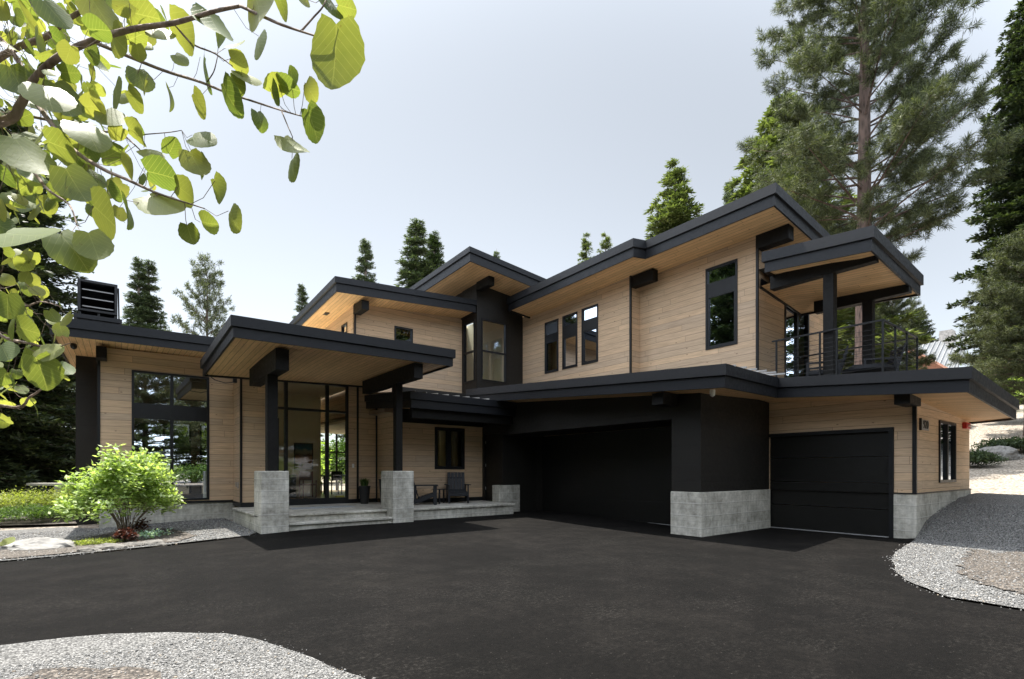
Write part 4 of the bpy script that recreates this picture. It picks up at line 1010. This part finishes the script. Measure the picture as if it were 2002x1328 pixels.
firL = conifer(20, 3.6, 14, kind='fir', mat='firlite', step=.62, droop=.12, power=.9, gap=.12, leaf=(.24, .075), dens=2.4)
specs = [  # px, top row, distance, mesh, width scale, label
 (271, 500, 46, firB, .80, 'left stem of the twin fir right of the chimney'), (291, 506, 47, firB, .95, 'right stem of the twin fir right of the chimney'),
 (591, 552, 50, firB, .75, 'thin fir top poking over the left upper roof'), (715, 465, 58, firB, .85, 'lone slim fir above the left upper roof'),
 (814, 428, 50, firB, 1.15, 'taller of the two firs left of the stair tower roof'), (849, 452, 52, firA, .75, 'shorter darker fir left of the stair tower roof'),
 (971, 486, 70, firB, .6, 'tiny fir tip just right of the stair tower roof'), (1146, 458, 52, firL, .62, 'left one of the two bright firs above the long roof'),
 (1184, 456, 52, firL, .66, 'right one of the two bright firs above the long roof'), (1320, 318, 40, firL, 1.05, 'bushy sunlit fir above the roof step'),
 (1426, 348, 58, firB, .65, 'small distant fir left of the roof peak'), (1528, 193, 42, firL, 1.25, 'lush dark green fir left of the giant pine'),
]
for (px, yt, d, ms, ws, lab) in specs:
    loc, H = T(px, yt, d); s = H/20; place_tree('fir_tree', ms, loc, lab, 'fir tree', 'firs behind the house', random.uniform(0, 6), (s*ws*1.5, s*ws*1.5, s))
# pine behind the left roof
pm = conifer(15, 3.3, 31, kind='pine', mat='pine', bark_='pinebark', step=.8, nb=5, power=.55, gap=.15, leaf=(.30, .035), dens=1.3, upsweep=.35, z0=.3, trunkr=.2)
loc, H = T(405, 524, 34); place_tree('pine_tree', pm, loc, 'slender open pine right of the chimney, above the entry canopy', 'pine tree', 'pines around the house', 1.0, (H/15*.8, H/15*.8, H/15))
# giant pine right
bp = conifer(32.6, 5.2, 41, kind='pine', mat='pine', bark_='pinebark', step=.85, nb=6, power=.38, gap=.10, leaf=(.35, .020), dens=3.8, upsweep=.30, z0=.30, trunkr=.43, droop=.22, lean=(.004, -.003))
loc, H = T(1688, -330, 25); place_tree('pine_tree', bp, loc, 'giant long-needled pine with furrowed trunk behind the balcony', 'pine tree', 'pines around the house', .4)
rp_ = conifer(16, 5.0, 43, kind='pine', mat='pine', bark_='pinebark', step=.7, nb=7, power=.45, gap=.05, leaf=(.36, .028), dens=2.0, upsweep=.1, z0=.20, trunkr=.28)
for (px, yt, d, ws, lab) in ((2010, 470, 28, 1.0, 'low bushy pine at the right edge above the slope'), (1975, 590, 52, .9, 'pine beside the grey neighbouring roof'), (1745, 560, 42, .8, 'pine filling the gap behind the balcony railing')):
    loc, H = T(px, yt, d); place_tree('pine_tree', rp_, loc, lab, 'pine tree', 'pines around the house', random.uniform(0, 6), (H/16*ws, H/16*ws, H/16))
fr_ = conifer(30, 4.6, 44, kind='fir', mat='firdark', step=.45, droop=.3, power=.55, leaf=(.32, .12), z0=.12, dens=1.3)
loc, H = T(2035, -40, 33); place_tree('fir_tree', fr_, loc, 'tall dark fir at the right edge of the view', 'fir tree', 'firs behind the house', 2.0, (H/30, H/30, H/30))
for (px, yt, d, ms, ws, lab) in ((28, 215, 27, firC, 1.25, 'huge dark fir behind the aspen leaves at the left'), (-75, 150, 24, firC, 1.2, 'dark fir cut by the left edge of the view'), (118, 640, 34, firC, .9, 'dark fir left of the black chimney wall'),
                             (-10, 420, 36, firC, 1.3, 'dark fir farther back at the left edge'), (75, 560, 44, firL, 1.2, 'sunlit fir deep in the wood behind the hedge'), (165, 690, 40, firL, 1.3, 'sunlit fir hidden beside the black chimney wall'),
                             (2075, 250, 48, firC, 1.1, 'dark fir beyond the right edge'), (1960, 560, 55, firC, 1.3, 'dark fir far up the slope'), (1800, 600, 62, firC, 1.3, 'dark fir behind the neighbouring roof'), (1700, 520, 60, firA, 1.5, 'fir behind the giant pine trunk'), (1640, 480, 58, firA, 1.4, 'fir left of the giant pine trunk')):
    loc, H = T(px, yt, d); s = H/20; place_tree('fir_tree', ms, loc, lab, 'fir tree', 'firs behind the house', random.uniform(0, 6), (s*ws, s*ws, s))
# wood across the driveway, seen in the window reflections
rr = random.Random(5)
for i in range(30):
    a = ANG+math.pi+(-1.5+3.0*(i+.5)/30); d = rr.uniform(24, 42); x, y = math.cos(a)*d, math.sin(a)*d
    s = rr.uniform(.85, 1.3); place_tree('fir_tree', (rp_, firL, rp_, firA)[i % 4], (x, y, -.3), 'fir in the wood across the driveway, mirrored in the windows', 'fir tree', 'firs across the driveway', rr.uniform(0, 6), (s*1.2, s*1.2, s))

for i, (x, y, s, ms) in enumerate(((-10, 20, 1.25, firA), (-13.5, 23, 1.3, firL), (-9, 36, 1.0, firB), (23, -14, 1.35, firC), (-14, 14, 1.0, firC), (-17, 20, 1.15, firA), (-12.5, 27, 1.1, firL), (-21, 16, 1.2, firL), (-22, 25, 1.2, firC), (-18, 33, 1.2, firA), (-12, 6, .8, firB))):
    place_tree('fir_tree', ms, (x, y, -.3), 'fir left of the driveway beyond the view, mirrored in the upstairs windows', 'fir tree', 'firs left of the driveway', rr.uniform(0, 6), (s*1.1, s*1.1, s))
for i, (x, y, s, ms) in enumerate(((27, -5, .95, firC), (35, 0, 1.1, firA), (26, -11, 1.1, firL), (38, -8, 1.2, firC))):
    place_tree('fir_tree', ms, (x, y, ghs(x, y)-.3), 'fir right of the slope beyond the view, mirrored in the balcony door', 'fir tree', 'firs right of the slope', rr.uniform(0, 6), (s*1.1, s*1.1, s))

def shrub(name, loc, rad, n, leaf, mat, label, cat='shrub', seed=0, stems=14, flat=.5, group=None, clump=26, stem_mat='aspenbark', fill=.45, layers=0):
    r = np.random.default_rng(seed); R = np.array(rad); e = empty(name, loc, label, cat, group)
    d = unit(r.normal(size=(clump, 3))); d[:, 2] = np.abs(d[:, 2])*1.1-.25; c = d*r.uniform(.35, 1.12 if layers else .9, (clump, 1))
    idx = r.integers(0, clump, n); off = unit(r.normal(size=(n, 3)))*(r.random((n, 1))**.5)*fill
    p = c[idx]+off
    if layers: p[:, 2] = np.where(r.random(n) < .75, np.round(p[:, 2]*layers)/layers+r.normal(0, .02, n), p[:, 2])
    P = p*R+np.array([0, 0, R[2]*1.0]); P[:, 2] = np.maximum(P[:, 2]-R[2]*.06, .02)
    u = unit(off*1.2+r.normal(0, .6, (n, 3))*np.array([1, 1, flat])+np.array([0, 0, .15])); nr = unit(np.array([0, 0, 1.0])+r.normal(0, flat, (n, 3)))
    rr_ = rng
    v = leaf_quads(P, u, leaf[0]*r.uniform(.6, 1.3, n), leaf[1]*r.uniform(.6, 1.3, n), nr)
    o = bpy.data.objects.new('foliage', soup('foliage', v, M[mat])); COL.objects.link(o); o.parent = e
    if stems:
        b = MB(); rd = random.Random(seed)
        for k in range(stems):
            q = c[k % clump]*R*.8+np.array([0, 0, R[2]]); b.tube([(rd.uniform(-.08, .08), rd.uniform(-.08, .08), -.05), (q[0]*.35, q[1]*.35, q[2]*.5), tuple(q)], [.012, .009, .004], 5)
        part(b, 'stems', M[stem_mat], e)
    return e
p = onG(243, 1052, -.02)
shrub('shrub', (p.x+.03, p.y+.15, -.12), (1.0, .95, 1.08), 10000, (.115, .062), 'shrub', 'bright green layered shrub in front of the living room window', 'shrub', 3, 26, .35, clump=80, fill=.24, layers=11)
p = onG(243, 1062, 0); shrub('red_leaf_plant', (p.x, p.y, 0), (.20, .2, .16), 420, (.07, .06), 'redleaf', 'red-leaved plant at the foot of the bright shrub', 'plant', 4, 0, .6)
p = onG(262, 1048, 0); shrub('red_leaf_plant', (p.x+.1, p.y, 0), (.25, .2, .20), 300, (.06, .04), 'redleaf', 'taller airy reddish plant among the shrub stems', 'plant', 14, 6, .6)
p = onG(300, 1056, 0); shrub('silver_leaf_plant', (p.x, p.y, 0), (.38, .25, .12), 420, (.05, .025), 'palegreen', 'low plant with pale blue-green leaves right of the shrub stems', 'plant', 5, 0, .8)
p = onG(190, 1066, 0); shrub('ground_cover', (p.x, p.y, -.02), (.42, .22, .08), 1800, (.035, .02), 'hedge', 'yellow-green ground cover between boulder and bright shrub', 'plant', 6, 0, .8)
for i, (px, py, d, rx, rz_, mt, lab) in enumerate(((-60, 990, 15.5, 1.4, .42, 'hedge', 'yellow-green hedge shrub cut by the left edge'), (25, 985, 15.8, 1.3, .47, 'hedge', 'yellow-green hedge shrub, second from the left edge'), (85, 985, 16.4, 1.2, .50, 'hedge', 'taller yellow-green hedge shrub before the pale counter'),
        (135, 990, 16.9, .9, .45, 'hedge', 'yellow-green hedge shrub against the black chimney wall'), (40, 1000, 14.9, .9, .28, 'bush', 'low dark green shrub at the hedge foot, left'), (110, 1005, 15.6, .8, .26, 'bush', 'low dark green shrub at the hedge foot, right'))):
    p = onD(px, HY, d); shrub('hedge_shrub', (p.x, p.y, -.12), (rx, .9, rz_*1.12), 5200, (.06, .03), mt, lab, 'shrub', 40+i, 0, .6, 'shrubs of the hedge', 60, fill=.4)
rs = random.Random(3)
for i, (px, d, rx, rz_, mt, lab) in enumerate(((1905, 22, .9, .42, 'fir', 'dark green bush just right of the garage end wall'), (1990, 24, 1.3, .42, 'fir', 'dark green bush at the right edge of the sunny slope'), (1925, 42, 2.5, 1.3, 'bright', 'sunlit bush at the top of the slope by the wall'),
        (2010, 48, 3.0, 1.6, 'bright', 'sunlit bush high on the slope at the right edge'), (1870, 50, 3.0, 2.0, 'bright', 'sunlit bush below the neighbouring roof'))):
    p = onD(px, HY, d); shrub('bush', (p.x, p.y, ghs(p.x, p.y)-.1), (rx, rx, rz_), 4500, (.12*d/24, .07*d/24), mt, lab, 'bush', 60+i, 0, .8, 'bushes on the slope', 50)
for i in range(8):                               # sunlit thicket behind the house, seen through the rooms
    x = 2.0+i*1.4; shrub('thicket_bush', (x, 29+rs.uniform(-1, 2), 0), (1.6, 1.4, rs.uniform(1.4, 2.3)), 2600, (.22, .13), 'bright' if i % 3 else 'bush', 'sunlit bush behind the house seen through the hall glass', 'bush', 80+i, 0, .9, 'bushes behind the house', 40)
for i in range(16):
    a = ANG+math.pi+(-1.45+2.9*(i+.5)/16); d = 15+rs.uniform(-1, 4); shrub('roadside_bush', (math.cos(a)*d, math.sin(a)*d, 0), (2.0, 2.0, rs.uniform(.8, 1.8)), 2200, (.20, .12), ('bright', 'bush', 'hedge')[i % 3], 'bush across the driveway, mirrored in the windows', 'bush', 100+i, 0, .9, 'bushes across the driveway', 40)
hb = [tuple(onD(-200, HY, 13.6).to_2d()), tuple(onD(150, HY, 14.9).to_2d()), tuple(onD(152, HY, 22).to_2d()), tuple(onD(-200, HY, 22).to_2d())]
sheet('hedge_bed', hb, M['mulch'], .03, .3, jit=.04)

# ---- aspen in the foreground ------------------------------------------------
LM = {}
def leaf_mesh():
    """round toothed leaf, base at origin, tip along +Y, length 1"""
    n = 15; V = []; Fc = []
    for i in range(n+1):
        t = .5-.5*math.cos(math.pi*i/n); V.append([0, t*1.0, 0])
    for sd in (-1, 1):
        for i in range(n+1):
            t = .5-.5*math.cos(math.pi*i/n); wd = .53*max(0, math.sin(math.pi*min(1, t*.90+.10)**.92))**.66
            if i == n: wd = .0
            if i == 0: wd = .10
            y = t-.17*max(0, 1-t*3.2)*(1 if i else .45)
            tooth = .012*(1 if i % 2 else -1)
            V.append([sd*(wd+tooth), y, .13*wd])
    for sd in (0, 1):
        o = (n+1)*(1+sd)
        for i in range(n): Fc.append([i, i+1, o+i+1, o+i] if sd == 0 else [o+i, o+i+1, i+1, i])
    return np.array(V), np.array(Fc)
LV, LF = leaf_mesh()
Rv = np.array(RT.to_3d()); Fv = np.array(FW.to_3d()); Uv = np.array([0, 0, 1.0])
leafV = []; leafN = 0; petioles = MB(); branchpts = []
asp = empty('aspen_tree', (onD(-560, HY, 1.5).x, onD(-560, HY, 1.5).y, 0), 'aspen with round sunlit leaves hanging into the upper left foreground', 'aspen tree')
def branch(pts, r0, r1, n=8):
    P = [onD(px, py, d) for px, py, d in pts]
    # smooth by Catmull-Rom
    S_ = []
    for i in range(len(P)-1):
        p0 = P[max(i-1, 0)]; p1 = P[i]; p2 = P[i+1]; p3 = P[min(i+2, len(P)-1)]
        for k in range(5):
            t = k/5; S_.append(.5*((2*p1)+(-p0+p2)*t+(2*p0-5*p1+4*p2-p3)*t*t+(-p0+3*p1-3*p2+p3)*t**3))
    S_.append(P[-1]); m_ = len(S_); b = MB(); b.tube(S_, [r0+(r1-r0)*i/(m_-1) for i in range(m_)], n)
    b.build('branch', M['aspenbark'], asp, smooth=True); branchpts.extend(S_)
branch([(-560, 300, 1.5), (-200, 265, 1.35), (0, 240, 1.25), (40, 205, 1.24), (60, 165, 1.22), (110, 115, 1.2), (180, 80, 1.18), (260, 57, 1.15), (340, 45, 1.12), (420, 22, 1.08), (470, 12, 1.04)], .0125, .0030)
branch([(470, 12, 1.04), (535, 42, .98), (560, 52, .97), (590, 62, .96), (640, 78, .94), (650, 84, .93)], .0032, .0012)
branch([(588, 62, .96), (612, 35, .97), (632, 12, .98), (645, -20, 1.0)], .002, .0012)
branch([(60, 165, 1.22), (30, 110, 1.25), (0, 75, 1.3), (-60, 20, 1.35)], .006, .004)
branch([(-40, 140, 1.5), (30, 95, 1.45), (90, 72, 1.4), (130, 40, 1.4), (185, 5, 1.4), (220, -30, 1.4)], .009, .004)
branch([(190, 85, 1.3), (250, 110, 1.3), (320, 138, 1.3), (390, 160, 1.28), (440, 180, 1.25), (500, 200, 1.2), (550, 216, 1.16), (592, 228, 1.12)], .0048, .0012)
branch([(340, 45, 1.15), (375, 85, 1.15), (420, 105, 1.15), (455, 130, 1.15)], .0028, .001)
branch([(550, 216, 1.16), (562, 245, 1.13), (572, 268, 1.12)], .0015, .0009)
branch([(405, 160, 1.27), (418, 140, 1.25), (425, 112, 1.25)], .0016, .001)
branch([(60, 185, 1.15), (95, 235, 1.1), (140, 290, 1.08), (200, 330, 1.05), (250, 352, 1.02), (300, 375, 1.0), (350, 392, .98), (400, 408, .97)], .0055, .001)
branch([(20, 220, 1.3), (120, 240, 1.3), (180, 255, 1.28), (235, 262, 1.27), (265, 285, 1.25), (290, 310, 1.25)], .004, .001)
branch([(0, 268, 1.1), (60, 330, 1.05), (95, 372, 1.0), (135, 400, .98), (150, 440, .95)], .004, .001)
branch([(283, 263, 1.2), (330, 259, 1.2), (355, 255, 1.2)], .0013, .0008)
branch([(-300, 560, 1.9), (-60, 600, 1.75), (0, 655, 1.6), (60, 672, 1.5), (100, 680, 1.4), (138, 671, 1.35)], .008, .001)
branch([(-300, 700, 2.0), (0, 793, 1.9), (60, 775, 1.85), (95, 750, 1.8), (130, 735, 1.75)], .007, .001)
branch([(-200, 500, 2.0), (-20, 560, 1.9), (40, 598, 1.8), (80, 590, 1.7), (120, 600, 1.6)], .006, .001)
b = MB(); q0 = Vector(asp.location); b.tube([q0+Vector((0, 0, -.3)), q0+Vector((0, 0, .9)), q0+Vector((.05, 0, 2.2)), q0+Vector((0, .06, 3.6)), q0+Vector((.04, .1, 5.5))], [.10, .085, .075, .06, .02], 14); b.build('trunk', M['aspenbark'], asp, smooth=True)
def add_leaf(px, py, size, ang, aspect, d, seed):
    """leaf centred on (px,py); size = long axis in photo pixels, ang = direction of the tip (deg, 90 = down)"""
    global leafN
    r = random.Random(seed); c = np.array(onD(px, py, d)); L = size*d/F_PX
    a = math.radians(ang); t = Rv*math.cos(a)-Uv*math.sin(a); s = Rv*math.sin(a)+Uv*math.cos(a)
    tl = r.uniform(-.35, .35); t = t*math.cos(tl)+Fv*math.sin(tl); L /= max(.75, math.cos(tl))
    asp_ = min(.98, max(.06, aspect)); ro = .85*math.acos(asp_)*(1 if r.random() < .5 else -1); nrm = np.cross(s, t)
    s2 = s*math.cos(ro)+nrm*math.sin(ro); n2 = np.cross(s2, t)
    V = LV.copy(); cup = r.uniform(.4, 1.9); bend = r.uniform(-.18, .18)
    V[:, 2] = V[:, 2]*cup+bend*(V[:, 1]-.5)**2*2
    W_ = (V[:, :1]*s2+(V[:, 1:2]-.5)*t+V[:, 2:]*n2)*L+c
    leafV.append(W_); base = Vector(c-t*L*.5)
    bp_ = min(branchpts, key=lambda q: (q-base).length)
    if (bp_-base).length < .16:
        m_ = base.lerp(bp_, .5)+Vector((0, 0, -.012)); petioles.tube([bp_, m_, base], .0006, 4, cap=False)
exact = [(655, 115, 108, 100, .98, .93), (505, 15, 88, 75, .8, 1.0), (553, 15, 45, 70, .35, 1.0), (506, 92, 50, 85, .7, 1.1), (570, 150, 38, -90, .72, 1.1), (607, 180, 40, 60, .75, 1.1), (613, 248, 60, 75, .72, 1.1), (578, 288, 58, 35, .55, 1.1), (573, 332, 50, 80, .65, 1.12),
 (399, 272, 50, 20, .85, 1.2), (385, 322, 52, 60, .72, 1.2), (392, 330, 44, 80, .6, 1.25), (428, 375, 50, 75, .7, 1.0), (457, 432, 50, 60, .75, .98), (408, 437, 42, 15, .6, 1.0), (372, 460, 34, 80, .65, 1.0), (322, 400, 80, 25, .65, .98), (320, 343, 62, 15, .55, 1.0), (365, 378, 54, 40, .7, 1.0),
 (390, 208, 48, 65, .55, 1.25), (452, 198, 62, 60, .5, 1.2), (467, 165, 38, 30, .7, 1.2), (510, 240, 34, 85, .3, 1.2), (332, 196, 40, 95, .25, 1.3), (400, 148, 66, 80, .3, 1.28), (430, 75, 38, 80, .75, 1.2), (355, 118, 28, 40, .85, 1.3), (360, 70, 70, 55, .55, 1.15), (420, 50, 70, 60, .4, 1.12), (463, 85, 36, -20, .6, 1.2),
 (277, 158, 46, 70, .6, 1.3), (315, 65, 48, 50, .8, 1.15), (485, 150, 50, 50, .55, 1.2), (470, 125, 40, 30, .5, 1.2), (535, 185, 42, 65, .35, 1.1), (565, 172, 44, 20, .2, 1.1), (545, 165, 42, -45, .2, 1.1), (150, 265, 62, 60, .65, 1.2), (124, 200, 66, 65, .7, 1.2), (220, 232, 52, 45, .8, 1.2),
 (125, 290, 62, 25, .65, 1.05), (175, 265, 75, 55, .5, 1.05), (150, 365, 70, 60, .75, 1.0), (205, 423, 88, 40, .75, .9), (248, 420, 60, 80, .3, .95), (60, 460, 110, 5, .55, .75), (148, 494, 78, 60, .45, .85), (184, 483, 62, 65, .8, .85), (60, 310, 88, 50, .45, 1.0), (95, 190, 80, 60, .65, 1.1), (35, 160, 62, 60, .8, 1.2),
 (230, 80, 60, 50, .8, 1.2), (200, 30, 66, 60, .5, 1.2), (280, 30, 62, 10, .7, 1.2), (110, 30, 55, 50, .6, 1.3), (60, 45, 60, 40, .35, 1.3), (265, 200, 40, 60, .7, 1.3), (228, 188, 56, 70, .75, 1.25), (300, 300, 42, 30, .6, 1.2), (270, 262, 48, 40, .45, 1.2), (338, 285, 34, -60, .35, 1.2), (250, 330, 44, 60, .6, 1.1),
 (83, 732, 62, 85, .95, 1.35), (100, 686, 48, 10, .75, 1.35), (52, 645, 50, 20, .9, 1.4), (15, 600, 50, 85, .5, 1.4), (10, 690, 44, 50, .85, 1.4), (30, 580, 26, 20, .85, 1.7), (88, 700, 30, 60, .5, 1.4), (75, 570, 24, 40, .5, 1.6), (105, 620, 24, 60, .5, 1.5), (20, 640, 52, 85, .75, 1.45), (45, 700, 42, 95, .25, 1.4), (10, 820, 30, 10, .5, 1.6), (70, 800, 34, 80, .5, 1.6),
 (15, 1058, 26, 0, .4, 1.6), (680, 15, 40, 20, .4, 1.0), (640, 5, 40, 60, .5, 1.0), (658, 22, 34, 50, .6, 1.0), (595, 5, 22, 80, .6, 1.0), (118, 735, 34, 20, .35, 1.7), (128, 722, 34, 40, .4, 1.7)]
for i, (px, py, s, a, asp_, d) in enumerate(exact): add_leaf(px, py, s, a, asp_, d, i)
ra = random.Random(12); polyA = [(-120, -60), (300, -60), (330, 40), (300, 90), (250, 130), (300, 180), (255, 240), (330, 300), (270, 330), (340, 380), (250, 400), (230, 440), (120, 400), (60, 450), (-120, 460)]
cnt = 0
while cnt < 430:
    px, py = ra.uniform(-120, 440), ra.uniform(-60, 460)
    if not pip(np.array([px]), np.array([py]), polyA)[0]: continue
    if px > 200 and ra.random() < .5: continue
    d = ra.uniform(1.1, 1.9); add_leaf(px, py, ra.uniform(.028, .055)*F_PX/d, ra.gauss(65, 45), ra.choice((ra.uniform(.15, .5), ra.uniform(.5, .98))), d, 500+cnt); cnt += 1
polyB = [(-100, 470), (60, 500), (75, 560), (135, 600), (130, 650), (110, 700), (60, 740), (80, 790), (20, 830), (-100, 840)]
cnt = 0
while cnt < 130:
    px, py = ra.uniform(-100, 140), ra.uniform(470, 840)
    if not pip(np.array([px]), np.array([py]), polyB)[0]: continue
    d = ra.uniform(1.5, 2.4); add_leaf(px, py, ra.uniform(.03, .058)*F_PX/d, ra.gauss(60, 60), ra.choice((ra.uniform(.15, .5), ra.uniform(.5, .98))), d, 900+cnt); cnt += 1
nl = len(leafV); V = np.concatenate(leafV); Fq = (LF[None]+np.arange(nl)[:, None, None]*len(LV)).reshape(-1, 4)
fm = np_mesh('foliage', V, Fq, M['aspen'], smooth=True); fu = fm.uv_layers.new(name='UVMap')
fu.data.foreach_set('uv', np.tile(LV[:, :2], (nl, 1))[np.array([l.vertex_index for l in fm.loops])].astype(np.float32).ravel())
link('foliage', fm, asp)
tag(petioles.build('petioles', M['aspenbark'], asp, recalc=False), kind='stuff')
